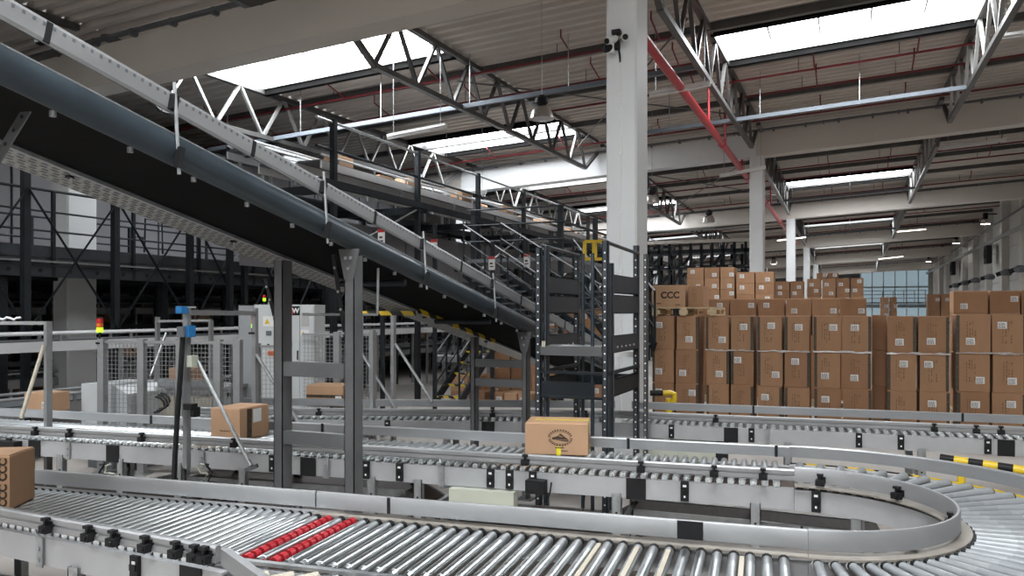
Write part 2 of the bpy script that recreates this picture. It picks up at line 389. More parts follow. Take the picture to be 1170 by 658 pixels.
# wind-bracing rods
for (a, b, lab) in (((-5, 5, .6), (0, 12, .6), 'thin dark bracing rod rising towards the tall white column'), ((-5, 13, .6), (0, 4, .6), 'thin dark bracing rod crossing another beside the tall white column'),
                    ((0, 17, .6), (-5, 27, .6), 'thin dark bracing rod beyond the white beam'), ((-5, 17, .6), (0, 27, .6), 'thin dark bracing rod crossing beyond the white beam')):
    single('bracing_rod', MB().cyl((a[0], a[1], zc(a[0],a[1])-a[2]), (b[0], b[1], zc(b[0],b[1])-b[2]), .018, 6), 'truss', lab, 'rod', 'roof bracing rods')
# big red fire main
A = Vector((.55, -9, zc(0,0)-1.05)); B = Vector((.55, 75, zc(0, 75)-1.35))
t = thing('fire_main', 'thick red fire main running along the white columns', 'pipe', (.55, 20, 5.5))
A = pv(742, 52, -.45); B = pv(862, 214, -.45); B2 = B+(B-A)*1.5
A0 = A+(A-B)*.45
part(t, 'pipe', MB().cyl(A0, B2, .085, 14), 'red', True)
dr = (B-A).normalized()
for f in (-.3, .52, .86, 1.25, 1.7): part(t, 'coupling', MB().cyl(A+(B-A)*f-dr*.10, A+(B-A)*f+dr*.10, .105, 14), 'red', True)
for f in (-.1, .38, .55, .78, 1.05, 1.4):
    p = A+(B-A)*f; part(t, 'riser', MB().cyl(p, (p.x, p.y, zc(p.x, p.y)-.33), .032, 8), 'red', True)
# ================================================================== CONVEYORS
PH = 17.5
CEN = wc(1.65, 4.51); CRZ = R(YAW-PH)                     # centre of the 180-degree bend and the heading of the two straights
MC = Matrix.Translation(CEN) @ Matrix.Rotation(CRZ, 4, 'Z')
RI, RO, ZR = .82, 1.64, .75                               # inner and outer radius, roller top
def loc2w(x, y, z=0): return MC @ Vector((x, y, z))
# shared roller meshes: unit length along y
def roller_mesh(name, r, ms, n=12):
    m = MB(); m.slot(0).cyl((0,0,0),(0,1,0), r, n); m.slot(1)
    return m
def make_roller(name, L, r=.0245, mats=('zinc','black'), collar=True):
    m = MB(); m.slot(0).cyl((0,.05,0),(0,L-.05,0), r, 14)
    m.slot(0).cyl((0,.012,0),(0,.05,0), r*.9, 10)
    m.slot(1 if collar == 'back' else 0).cyl((0,L-.05,0),(0,L-.012,0), r*1.05, 10)
    m.slot(0).cyl((0,-.01,0),(0,.02,0), .008, 6); m.cyl((0,L-.02,0),(0,L+.01,0), .008, 6)
    return m.mesh(name, mats)
def rail_profile(h0, h1, t): return [(-t/2,h0),(t/2,h0),(t/2,h1-.01),(t/4,h1),(-t/4,h1),(-t/2,h1-.01)]
def tube_profile(h0, h1, t):                              # rounded aluminium guide profile with a central groove
    h = h1-h0; return [(-t/2,h0+.12*h),(-t/3,h0),(t/3,h0),(t/2,h0+.12*h),(t/2,h0+.4*h),(t/3.4,h0+.44*h),(t/3.4,h0+.54*h),(t/2,h0+.58*h),(t/2,h0+.88*h),(t/3,h1),(-t/3,h1),(-t/2,h0+.88*h)]
def clamp_mesh():
    m = MB(); m.box(-.045,.045,-.05,.012,-.05,.012); m.box(-.03,.03,-.056,-.05,-.035,0); m.box(-.012,.012,-.03,.0,.012,.05); m.box(-.03,.03,-.04,.01,.05,.075); m.box(-.03,.05,.012,.03,-.02,.04); m.cyl((.02,-.056,-.02),(.02,-.066,-.02),.012,8)
    m.xf(Matrix.Diagonal((.62,.62,.62,1))); return m.mesh('rail_clamp', 'black')
CLAMP = clamp_mesh()
def sensor_mesh():
    m = MB(); m.slot(0).box(-.028,.028,-.02,0,-.12,.02); m.box(-.02,.02,-.03,-.02,-.05,-.02); m.slot(1).box(-.012,.012,-.0215,-.019,-.02,-.005); m.slot(1).box(-.006,.006,-.0215,-.019,-.095,-.08)
    return m.mesh('frame_connector', ('black','white'))
SENSOR = sensor_mesh()
COVER = MB().box(-.07,.07,-.006,.0,-.075,.075).mesh('joint_cover', 'black', False)
def bracket_mesh():
    m = MB(); m.box(-.025,.025,-.012,-.004,-.14,.02); m.tube([(0,-.012,.02),(0,-.03,.05),(0,-.02,.085),(0,.02,.10)], .008, 6); m.cyl((0,-.02,-.1),(0,-.012,-.1),.012,6); m.cyl((0,-.02,-.04),(0,-.012,-.04),.012,6)
    return m.mesh('rail_bracket', 'galv')
BRACKET = bracket_mesh()
def leg_mesh(h):
    m = MB(); m.slot(0).box(-.035,.035,-.003,.003,.02,h); m.box(-.035,-.029,-.003,.045,.02,h); m.box(.029,.035,-.003,.045,.02,h); m.box(-.06,.06,-.05,.07,0,.012)
    m.slot(1)
    for k in range(5): m.cyl((0,-.0045,.1+k*.09),(0,-.0029,.1+k*.09),.009,8)
    return m.mesh('leg', ('galv','black'))
LEG = leg_mesh(.6)
def straight(t, x0, x1, y0, y1, pitch, M=None, front=None, back=None, legs=(), fclamps=(), bclamps=(), brackets=(), sensors=(), covers=(), rmesh=None, skip=(), cov_back=(), frame_mat='frame'):
    """roller conveyor along local x: y0 front side, y1 back side"""
    part(t, 'gap_dark_sheet', MB().box(x0, x1, y0+.05, y1-.05, .60, .61), 'beltbrown', smooth=False)  # dark sheet added below the rollers to darken the gaps between them
    n = int((x1-x0)/pitch)
    rm = rmesh or make_roller('roller', y1-y0)
    for i in range(n):
        x = x0+(i+.5)*pitch
        if i in skip: continue
        inst(t, 'roller', rm, loc=(x, y0, ZR-.025))
    for y, nm in ((y0, 'front'), (y1, 'back')):
        s = -1 if nm == 'front' else 1
        prof = [(0,.57),(.045,.57),(.045,.582),(.012,.582),(.012,.70),(.045,.70),(.045,.712),(0,.712)]
        part(t, 'side_frame', MB().sweep([(o*-s, z) for o, z in prof] if s > 0 else prof, [(x0, y+s*.012, 0, 1), (x1, y+s*.012, 0, 1)]), frame_mat, smooth=False)
    if front == 'tube': part(t, 'guide_rail', MB().sweep(tube_profile(.767,.845,.04), [(x0, y0-.02, 0, -1), (x1, y0-.02, 0, -1)]), 'alu')
    if front == 'flat': part(t, 'guide_rail', MB().sweep(rail_profile(.767,.845,.03), [(x0, y0-.02, 0, -1), (x1, y0-.02, 0, -1)]), 'alu')
    if back: part(t, 'guide_rail', MB().sweep(rail_profile(.775,.86,.03), [(x0, y1+.03, 0, 1), (x1, y1+.03, 0, 1)]), 'alu')
    for x in legs:
        for y, rz in ((y0-.016, 0), (y1+.016, math.pi)): inst(t, 'leg', LEG, loc=(x, y, 0), rz=rz)
        part(t, 'cross_member', MB().box(x-.02, x+.02, y0, y1, .30, .34), 'galv', smooth=False)
    for x in fclamps: inst(t, 'rail_clamp', CLAMP, loc=(x, y0-.045, .80))
    for x in bclamps: inst(t, 'rail_clamp', CLAMP, loc=(x, y1+.01, .785), rz=0)
    for x in brackets: inst(t, 'rail_bracket', BRACKET, loc=(x, y0-.016, .70))
    for x in sensors: inst(t, 'frame_connector', SENSOR, loc=(x, y0-.014, .70))
    for x in covers: inst(t, 'joint_cover', COVER, loc=(x, y0-.014, .64))
    for x in cov_back: inst(t, 'joint_cover', COVER, loc=(x, y1+.013, .8175), sc=(.16, 1, .58))
def arc(r, a0, a1, n): return [(r*math.cos(a), r*math.sin(a), math.cos(a), math.sin(a)) for a in [a0+(a1-a0)*i/n for i in range(n+1)]]
def px2x(px, py, z, off=0):                                 # pixel -> local x on the conveyor frame
    return (MC.inverted() @ pz(px, py, z)).x
# ---- second straight (back run of the loop)
t = thing('roller_conveyor', 'long straight roller conveyor carrying cartons past the grey tower', 'conveyor', CEN, CRZ, 'roller conveyors')
straight(t, -10.2, -.002, RI, RO, .075, front='tube', back=True,
    legs=[-9.0,-7.6,-6.3,-5.62,-5.0,-4.35,-3.15,-2.75,-1.20,.0-.25], fclamps=[-6.55,-6.15,-5.35,-4.4,-1.87,-1.02,-.52,-.2,-3.9], brackets=[-8.4,-7.5,-6.2,-4.75,-3.55,-2.55], sensors=[-7.05,-6.9,-4.05,-3.55+.36,-2.9,-2.15,-2.0,-1.82,-.72], covers=[-6.6,-5.7,-3.72,-1.06], cov_back=[-6.05,-4.1,-1.25,-.1])
part(t, 'power_box', MB().box(-2.46,-1.95,RI-.09,RI+.02,.36,.565), 'palegreen', smooth=False)
part(t, 'power_box', MB().box(-7.0,-6.75,RI-.10,RI-.0,.34,.70), 'black', smooth=False)
# ---- the 180-degree bend
t = thing('curved_conveyor', 'curved roller conveyor bend with tapered grey rollers', 'conveyor', CEN, CRZ, 'roller conveyors')
m = MB(); m.slot(0).cyl((0,RI+.05,0),(0,RI+.05+.18,0),.0215,12,.0245); m.slot(1).cyl((0,RI+.23,0),(0,RI+.42,0),.0245,12,.028); m.slot(0).cyl((0,RI+.42,0),(0,RO-.03,0),.028,12,.0335)
m.slot(2).cyl((0,RI+.005,0),(0,RI+.05,0),.023,10); m.slot(3).cyl((0,RI+.015,0),(0,RI+.03,0),.027,10); m.slot(2).cyl((0,RO-.03,0),(0,RO-.01,0),.025,10)
TAP = m.mesh('roller', ('plasticroller','rollerband','black','white'))
N = 35
for i in range(N):
    a = -math.pi+math.pi*(i+.5)/N                          # rotation taking +y to the outward direction
    inst(t, 'roller', TAP, loc=(0,0,ZR-.032), rz=a)
A0, A1 = -math.pi/2, math.pi/2
part(t, 'gap_dark_sheet', MB().sweep([(.05,.60),(RO-RI-.05,.60),(RO-RI-.05,.61),(.05,.61)], arc(RI, A0, A1, 40)), 'beltbrown')  # added dark sheet that keeps the roller gaps of the bend dark
part(t, 'outer_frame', MB().sweep([(0,.57),(.045,.57),(.045,.712),(0,.712)], arc(RO+.0, A0, A1, 40)), 'frame')
part(t, 'inner_frame', MB().sweep([(0,.57),(-.04,.57),(-.04,.712),(0,.712)], arc(RI, A0, A1, 40)), 'frame')
part(t, 'inner_flange', MB().sweep([(.035,.735),(-.07,.735),(-.07,.745),(.035,.745)], arc(RI, A0, A1, 40)), 'flange')
part(t, 'outer_guide_rail', MB().sweep(rail_profile(.775,.865,.03), arc(RO+.03, A0, A1, 48)), 'alu')
part(t, 'inner_guide_rail', MB().sweep(rail_profile(.765,.865,.022), arc(RI-.03, A0, A1, 48)), 'alu')
part(t, 'edge_marking', MB().sweep([(-.004,.728),(.0,.728),(.0,.738),(-.004,.738)], arc(RO-.004, .5, A1, 30)), 'hazard')
for a in (-60, -20, 20, 62):
    for r, s in ((RO+.03, 0), (RI-.03, 180)):
        inst(t, 'leg', LEG, loc=(r*math.cos(R(a)), r*math.sin(R(a)), 0), rz=R(a+90+s))
for a in (78, 40, -8, -50): inst(t, 'rail_clamp', CLAMP, loc=((RI-.06)*math.cos(R(a)), (RI-.06)*math.sin(R(a)), .79), rz=R(a-90))
inst(t, 'frame_connector', SENSOR, loc=((RI-.045)*math.cos(R(80)), (RI-.045)*math.sin(R(80)), .70), rz=R(-10))
m = MB().box(-.006,.006,-.004,.0,-.05,.05)
inst(t, 'joint_cover', m.mesh('joint_cover','black',False), loc=((RI-.043)*math.cos(R(-92)), (RI-.043)*math.sin(R(-92))+.026, .815))
# ---- first straight (front run) and the tapering feed conveyor
t = thing('roller_conveyor', 'straight roller conveyor with two red wheeled rollers feeding the bend', 'conveyor', CEN, CRZ, 'roller conveyors')
y0, y1 = -RO, -RI
rm = make_roller('roller', .80, collar='back')
redm = MB(); redm.slot(1).cyl((0,0,0),(0,.80,0),.014,8)
for k in range(13): redm.slot(0).cyl((0,.02+k*.06,0),(0,.058+k*.06,0),.026,12)
RED = redm.mesh('roller', ('redroller','black'))
xs = [-2.62+i*.076 for i in range(34)]
for i, x in enumerate(xs):
    o = inst(t, 'roller', RED if i in (1, 3) else rm, loc=(x, y0, ZR-.025))
    if i in (1, 3): o['label'] = 'red wheeled roller'
straightframe = [(0,.57),(.045,.57),(.045,.712),(0,.712)]
part(t, 'gap_dark_sheet', MB().box(-2.66,-.03,y0+.05,y1-.05,.60,.61), 'beltbrown', smooth=False)  # same added sheet, for dark gaps along the front run
part(t, 'front_lip', MB().box(-2.66,-.03,y0-.045,y0-.012,.728,.745), 'galv', smooth=False)
part(t, 'side_frame', MB().box(-2.66,-.03,y0-.05,y0-.012,.57,.712), 'frame', smooth=False)
part(t, 'side_frame', MB().box(-2.66,-.002,y1+.012,y1+.05,.57,.712), 'frame', smooth=False)
part(t, 'frame_lip', MB().box(-2.66,-.002,y1-.03,y1+.07,.735,.745), 'flange', smooth=False)
part(t, 'guide_rail', MB().sweep(rail_profile(.770,.862,.024), [(-2.66,y1+.03,0,1),(-.002,y1+.03,0,1)]), 'alu')
for x in (-2.4,-1.2,-.1):
    for y, rz in ((y0-.054, 0), (y1+.054, math.pi)): inst(t, 'leg', LEG, loc=(x, y, 0), rz=rz)
for x in (-2.2, -.55): inst(t, 'joint_cover', COVER, loc=(x, y1+.0175, .815), sc=(.12 if x<-1 else .9, 1, .6))
# yellowish flat belts between some rollers
for k, x in enumerate((-.98, -.79, -.64, -.30)): part(t, 'transfer_belt', MB().box(x-.011, x+.011, y0+.03, y1-.12, .735, .752), 'cream', smooth=False)
# feed conveyor
def yf(x): return -1.78+(x+2.53)*(-1.78+1.535)/(-2.53+4.17)   # tapering front side
t = thing('feed_conveyor', 'roller conveyor with tapering front side under the vertically lettered carton', 'conveyor', CEN, CRZ, 'roller conveyors')
um = MB(); um.slot(0).cyl((0,.03,0),(0,.97,0),.0245,12); um.slot(0).cyl((0,.0,0),(0,.03,0),.020,8); um.slot(1).cyl((0,.97,0),(0,1.,0),.025,8)
UR = um.mesh('roller', ('zinc','black'))
x = -6.6
while x < -2.66:
    y = yf(x)+.03
    inst(t, 'roller', UR, loc=(x, y, ZR-.025), sc=(1, y1-y, 1)); x += .062
    
xa, xb = -6.7, -2.55
nx, ny = Vector((yf(xb)-yf(xa), -(xb-xa))).normalized() if False else (0, -1)
part(t, 'side_frame', MB().sweep([(0,.57),(-.045,.57),(-.045,.582),(-.012,.582),(-.012,.70),(-.045,.70),(-.045,.712),(0,.712)], [(xa,yf(xa)-.005,0,-1),(xb,yf(xb)-.005,0,-1)]), 'frame', smooth=False)
part(t, 'guide_rail', MB().sweep(tube_profile(.767,.845,.04), [(xa,yf(xa)-.03,0,-1),(xb,yf(xb)-.03,0,-1)]), 'alu')
part(t, 'side_frame', MB().box(xa,-2.67,y1+.012,y1+.05,.57,.712), 'frame', smooth=False)
part(t, 'frame_lip', MB().box(xa,-2.67,y1+.005,y1+.10,.722,.732), 'frame', smooth=False)
part(t, 'guide_rail', MB().sweep(rail_profile(.770,.862,.024), [(xa,y1+.03,0,1),(-2.67,y1+.03,0,1)]), 'alu')
part(t, 'gap_dark_sheet', MB()._add([(xa,yf(xa)+.05,.60),(-2.67,yf(-2.67)+.05,.60),(-2.67,y1-.05,.60),(xa,y1-.05,.60),(xa,yf(xa)+.05,.61),(-2.67,yf(-2.67)+.05,.61),(-2.67,y1-.05,.61),(xa,y1-.05,.61)], [(0,3,2,1),(4,5,6,7),(0,1,5,4),(1,2,6,5),(2,3,7,6),(3,0,4,7)]), 'beltbrown', smooth=False)  # added sheet darkening the roller gaps of the feed
arz = math.atan2(yf(xb)-yf(xa), xb-xa)
for x in (-6.2,-4.9,-3.55,-2.9):
    inst(t, 'leg', LEG, loc=(x, yf(x)-.02, 0), rz=0); inst(t, 'leg', LEG, loc=(x, y1+.054, 0), rz=math.pi)
for x in (-3.70,-3.38,-3.20,-2.98,-2.78,-2.66,-2.60): inst(t, 'rail_clamp', CLAMP, loc=(x, yf(x)-.06, .80), rz=arz)
for x in (-5.2,-3.82): inst(t, 'rail_bracket', BRACKET, loc=(x, yf(x)-.008, .70), rz=arz)
for x in (-4.6,-3.10,): inst(t, 'frame_connector', SENSOR, loc=(x, yf(x)-.007, .70), rz=arz)
inst(t, 'joint_cover', COVER, loc=(-2.74, yf(-2.74)-.007, .64), rz=arz)
# spur joining from below
J = pz(257, 627, .84); K = pz(303, 660, .84); Jl = MC.inverted() @ J; Kl = MC.inverted() @ K
dirs = (Kl-Jl); dirs.z = 0; dirs.normalize(); perp = Vector((-dirs.y, dirs.x, 0))
t = thing('spur_conveyor', 'short roller spur merging at an angle below the red rollers', 'conveyor', CEN, CRZ, 'roller conveyors')
e = Jl+dirs*1.6
part(t, 'guide_rail', MB().bar((Jl.x,Jl.y,.806),(e.x,e.y,.806),.035,.075), 'alu')
part(t, 'side_frame', MB().bar((Jl.x,Jl.y,.64),(e.x,e.y,.64),.04,.14), 'frame', smooth=False)
q = Vector((Jl.x,Jl.y,0))
for i in range(16):
    c0 = q+dirs*(.12+i*.075)+perp*.05
    # rollers run parallel to the main straight, ending short of its side frame
    L = max(.12, (y0-.06-c0.y)/max(.05, perp.y)) if perp.y > 0 else .5
    L = min(.95, .10+i*.085)
    c1 = c0+perp*L
    if c1.y > y0-.07: c1 = c0+perp*max(.06, (y0-.07-c0.y)/perp.y)
    part(t, 'roller', MB().cyl((c0.x,c0.y,ZR-.03),(c1.x,c1.y,ZR-.03),.024,12), 'zinc' if i > 2 else 'cream')
for f in (.3, 1.4):
    p = q+dirs*f; inst(t, 'leg', LEG, loc=(p.x, p.y, 0), rz=math.atan2(dirs.y, dirs.x))
# ---- third conveyor, behind the tower: two straight units
TA = wc(-3.6, 8.74); TB = wc(1.15, 8.42); TC = wc(7.4, 6.35)
def unit(name, label, P, Q, **kw):
    d = Q-P; rz = math.atan2(d.y, d.x); L = d.length
    t = thing(name, label, 'conveyor', P, rz, 'roller conveyors'); straight(t, 0, L, 0, .74, .08, **kw); return t
unit('roller_conveyor', 'roller conveyor running behind the grey support posts to the tower', TA, TB, front='tube', back=True, legs=[.3,1.6,2.9,4.2], brackets=[.6,1.9,3.2,4.0], sensors=[.9,2.25,3.85], covers=[1.15,3.35], fclamps=[.75,1.5,3.4,4.4], cov_back=[.2,4.35])
t3 = unit('roller_conveyor', 'roller conveyor in front of the stacked pallets, beyond the bend', TB, TC, front='tube', back=True, legs=[.5,1.7,2.9,4.1,5.2,6.2], brackets=[.3,1.5,3.9], sensors=[.55,1.35,2.35,2.72,3.45,4.85,5.3], covers=[1.15,3.6,3.95], fclamps=[1.0,3.0,3.35,3.55,4.6], cov_back=[1.35,3.4])
part(t3, 'power_box', MB().box(.25,1.0,-.06,.05,.33,.56), 'palegreen', smooth=False)
part(t3, 'power_box', MB().box(1.0,1.12,-.06,.05,.36,.56), 'black', smooth=False)
part(t3, 'drive_bracket', MB().box(3.78,4.18,-.10,-.04,.34,.56), 'galv', smooth=False)
# ---- low scrap belt conveyors near the floor, inside the loop
def low_belt(label, pts, wd=.34):
    t = thing('scrap_belt', label, 'belt conveyor', CEN, CRZ, 'low belt conveyors')
    path = [(x, y, 0, 1, z) for x, y, z in pts]
    part(t, 'belt', MB().sweep([(-wd/2,-.012),(wd/2,-.012),(wd/2,.012),(-wd/2,.012)], path), 'beltbrown', smooth=False)
    for s in (-1, 1): part(t, 'side_channel', MB().sweep([(s*(wd/2+.002),-.06),(s*(wd/2+.025),-.06),(s*(wd/2+.025),.018),(s*(wd/2+.002),.018)][::s], path), 'galv', smooth=False)
    for x, y, z in pts:
        for s in (-1, 1): part(t, 'stand', MB().box(x-.02,x+.02,y+s*wd/2-.02,y+s*wd/2+.02,0,z-.05), 'galv', smooth=False)
    for i in range(len(pts)-1):
        n = max(2, int((Vector(pts[i+1])-Vector(pts[i])).length/.16))
        for k in range(n):
            p = Vector(pts[i]).lerp(Vector(pts[i+1]), (k+.5)/n)
            part(t, 'idler_bolt', MB().cyl((p.x,p.y-wd/2-.04,p.z-.05),(p.x,p.y-wd/2-.02,p.z-.05),.012,6), 'galv')
def lb(px, py, z): q = MC.inverted() @ pz(px, py, z); return (q.x, q.y, z)
low_belt('dark slatted scrap belt dipping to the floor beneath the carton with shoe print', [lb(230,542,.35), lb(474,557,.35), lb(508,577,.10), lb(700,592,.09), lb(728,578,.33), lb(870,591,.33), lb(1005,606,.33)])
low_belt('wide dark scrap belt under the roller conveyor by the sensor portal', [(-10.,1.1,.16),(-5.2,1.2,.16)], .95)
low_belt('dark slatted scrap belt lying near the floor under the feed conveyor', [(-6.9,-1.2,.22),(-4.0,-1.25,.22)], .4)
# ================================================================== DESCENDING BELT CONVEYOR
D0 = wc(-1.046, 5.2, 2.37); DD = wc(.428, 1, -.221+0)-wc(0,0,0); DD.z = -.221    # centre line of the near side tube
def dk(t, du=0., dz=0.): p = D0+DD*t; return Vector((p.x+du, p.y, p.z+dz))      # du: across (hall x)
WID = .58
T0, T1 = -5.2, 5.6
t = thing('incline_conveyor', 'dark inclined belt conveyor descending from the roof area towards the tower', 'conveyor', (D0.x, D0.y, 0))
tp = [(.0,.075),(-.02,.075),(-.045,.06),(-.06,.03),(-.065,0),(-.06,-.03),(-.045,-.06),(-.02,-.075),(.0,-.075)]
def dsweep(prof, a, b, n=1):                             # profile of (du, dz)
    m = MB(); k = len(prof); vs = []; fs = []
    for i in range(n+1):
        q = a+(b-a)*i/n
        vs += [dk(q, u, z) for u, z in prof]
    for i in range(n):
        for j in range(k): fs.append((i*k+j, i*k+(j+1)%k, (i+1)*k+(j+1)%k, (i+1)*k+j))
    fs += [tuple(range(k)), tuple(range((n+1)*k-1, n*k-1, -1))]
    m._add(vs, fs); return m
part(t, 'side_tube', dsweep([(-u, z) for u, z in tp], T0, T1), 'tube', True, label='dark blue-grey rounded side beam')
part(t, 'tube_rim', dsweep([(-.01,.075),(.02,.075),(.02,.081),(-.01,.081)], T0, T1), 'galv', True)
part(t, 'belt', dsweep([(-.0,-.055),(-.0,-.04),(-WID,-.04),(-WID,-.055)], T0, T1), 'belt', True, False)
part(t, 'carrying_belt', dsweep([(-.0,.055),(-.0,.065),(-WID,.065),(-WID,.055)], T0, T1), 'belt', True, False)
part(t, 'belt_pan', dsweep([(-.0,-.068),(-.0,-.062),(-WID,-.062),(-WID,-.068)], T0, T1), 'pan', True, False)
part(t, 'far_side_beam', dsweep([(-WID,-.075),(-WID-.03,-.075),(-WID-.03,.075),(-WID,.075)], T0, T1), 'dark', True, False)
part(t, 'cable_tray', dsweep([(-WID-.03,-.09),(-WID-.28,-.09),(-WID-.28,-.02),(-WID-.275,-.02),(-WID-.275,-.085),(-WID-.03,-.085)], T0, T1-.4), 'tray', True, False, label='galvanised perforated cable tray')
part(t, 'tray_lip', dsweep([(-WID+.0,-.096),(-WID-.03,-.096),(-WID-.03,-.078),(-WID+.0,-.078)], T0, T1-.4), 'galv', True, False)
i = 0; q = -3.4                                             # slots of the tray, too small to count one by one
sl = MB()
while q < 3.0:
    for r_ in range(6):
        u = -WID-.055-r_*.04; p0 = dk(q+(.02 if r_ % 2 else 0), u, -.0915); p1 = dk(q+.028+(.02 if r_ % 2 else 0), u, -.0915)
        sl.bar(p0, p1, .018, .002)
    q += .055
part(t, 'tray_slots', sl, 'slate', True, False, kind='stuff')
# guard rail of the near side: channel with dimples
part(t, 'guard_rail', dsweep([(.0,.175),(.02,.17),(.026,.185),(.026,.255),(.02,.27),(-.03,.272),(-.03,.262),(.0,.258)], T0, T1-.2), 'alu', True, False)
dm = MB(); q = -3.3
while q < 5:
    dm.bar(dk(q, .0265, .246), dk(q+.012, .0265, .246), .002, .014); q += .04
part(t, 'rail_dimples', dm, 'slate', True, False, kind='stuff')
for u in (-WID-.02,):
    part(t, 'far_guard_rail', dsweep([(u,.175),(u-.02,.175),(u-.02,.26),(u,.26)], T0, T1-.2), 'alu', True, False)
for q in (-3.2,-2.35+.83,-.82+.28,.72-.3,1.35,2.05,3.0,4.0):
    pass
for q in (-2.9,-1.42,-.35,.78,1.95,3.2,4.3):
    for u, sg in ((.045, 1), (-WID-.05, -1)):
        o = part(t, 'rail_stanchion', MB().cyl(dk(q,u+.03*sg,-.13), dk(q,u,.31), .0085, 8), 'galv', True)
        part(o, 'stanchion_clamp', MB().bar(dk(q-.016,u-.005*sg,.215), dk(q+.016,u-.005*sg,.215), .03, .075), 'black', True)
        part(o, 'stanchion_clamp', MB().bar(dk(q-.014,u+.03*sg,-.05), dk(q+.014,u+.03*sg,-.05), .03, .10), 'black', True)
for q in (-2.0,-.9,.2,1.4,2.6,3.8): part(t, 'rail_joint', MB().bar(dk(q-.012,.0,.218), dk(q+.012,.0,.218), .058, .088), 'black', True)
for q in [x*.35-3 for x in range(20)]: part(t, 'bolt', MB().cyl(dk(q,-.02,-.095), dk(q,-.02,-.07), .014, 7), 'galv', True)
for q in (-2.25,.62,2.0,): part(t, 'return_roller', MB().cyl(dk(q,-.01,-.12), dk(q,-WID,-.12), .025, 10), 'dark', True)
for q in (-2.55,.30,): part(t, 'hanger_rod', MB().cyl(dk(q,-.02,-.10), dk(q+.02,-.04,-.42), .010, 7), 'galv', True)
for q in (-2.55,.30): part(t, 'cross_rod', MB().cyl(dk(q+.02,-.04,-.42), dk(q+.02,-WID-.1,-.42), .010, 7), 'galv', True)
part(t, 'hazard_edge', dsweep([(-WID+.03,-.11),(-WID-.0,-.11),(-WID-.0,-.07),(-WID+.03,-.07)], 1.7, 3.2), 'hazard', True, False, label='black and yellow striped edge')
part(t, 'hazard_edge', MB().bar(dk(1.65,-WID-.0,-.12), dk(1.65,-WID-.62,-.12), .03, .04), 'hazard', True, label='black and yellow striped bar')
# H-shaped supports
def hsupport(q, ztop_n, label, zr, wpost=.075):
    a = dk(q, 0); b = dk(q, -WID)
    s = thing('support_frame', label, 'support', (a.x-WID/2, a.y, 0), 0, 'H-shaped conveyor supports')
    for p, dz in ((a, -.10), (b, -.12)):
        o = part(s, 'post', MB().box(p.x-wpost/2,p.x+wpost/2,p.y-.05,p.y-.044,0,p.z+dz).box(p.x-wpost/2,p.x-wpost/2+.006,p.y-.05,p.y+.05,0,p.z+dz).box(p.x+wpost/2-.006,p.x+wpost/2,p.y-.05,p.y+.05,0,p.z+dz), 'post', True, False)
        part(o, 'foot_plate', MB().box(p.x-.08,p.x+.08,p.y-.08,p.y+.08,0,.012), 'post', True, False)
    for z0, z1 in zr: part(s, 'cross_rail', MB().box(b.x+wpost/2,a.x-wpost/2,a.y-.045,a.y-.035,z0,z1).box(b.x+wpost/2,a.x-wpost/2,a.y-.035,a.y-.0,z1-.008,z1).box(b.x+wpost/2,a.x-wpost/2,a.y-.035,a.y-.0,z0,z0+.008), 'post', True, False)
    part(s, 'gusset', MB().extrude([(a.x-.08,a.y-.055,a.z-.06),(a.x+.08,a.y-.055,a.z-.06),(a.x+.035,a.y-.055,a.z-.26),(a.x-.035,a.y-.055,a.z-.26)], (0,.01,0)), 'post', True, False)
    for dx, dz in ((-.02,-.12),(.02,-.12),(0,-.19)): part(s, 'bolt', MB().cyl((a.x+dx,a.y-.055,a.z+dz),(a.x+dx,a.y-.066,a.z+dz),.012,7), 'galv', True)
    return s
h1 = hsupport(0., 2.3, 'grey steel H frame holding up the incline, rising between the roller conveyors', [(1.46,1.56),(1.0,1.09)])
h2 = hsupport(2.78, 1.7, 'lower grey steel H frame under the incline, beside the tower', [(1.13,1.21),(1.33,1.41)], .05)
h0 = hsupport(-4.2, 3.1, 'tall grey steel H frame carrying the high end of the incline', [(1.2,1.3),(2.2,2.3)])
# slotted tension struts in front of the far machinery
for (a, b, Y, lab) in (((303,318), (327,416), 5.6, 'thin black slotted strut leaning against the far post of the H frame'), ((378,272), (398,408), 5.35, 'thin black slotted strut hanging beside the near post of the H frame')):
    p, q = pd(*a, Y), pd(*b, Y)
    s = thing('slotted_strut', lab, 'strut', ((p.x+q.x)/2, (p.y+q.y)/2, q.z), 0, 'slotted struts')
    part(s, 'bar', MB().bar(p, q, .03, .006, up=(0,1,0)), 'black', True)
    for f in (.1,.25,.45,.6,.8): c = p.lerp(q, f); part(s, 'bolt', MB().cyl(c-Vector((0,.012,0)), c+Vector((0,.0,0)), .010, 6), 'galv', True)
p, q = pd(33, 122, 3.3), pd(-14, 200, 3.3)
s = thing('slotted_strut', 'grey slotted brace bolted under the high end of the incline', 'strut', (p.x, p.y, q.z), 0, 'slotted struts')
part(s, 'bar', MB().bar(p, q, .05, .008, up=(0,1,0)), 'post', True)
for f in (.15,.35,.55,.75): c = p.lerp(q, f); part(s, 'slot', MB().cyl(c-Vector((0,.006,0)), c, .009, 6), 'black', True)
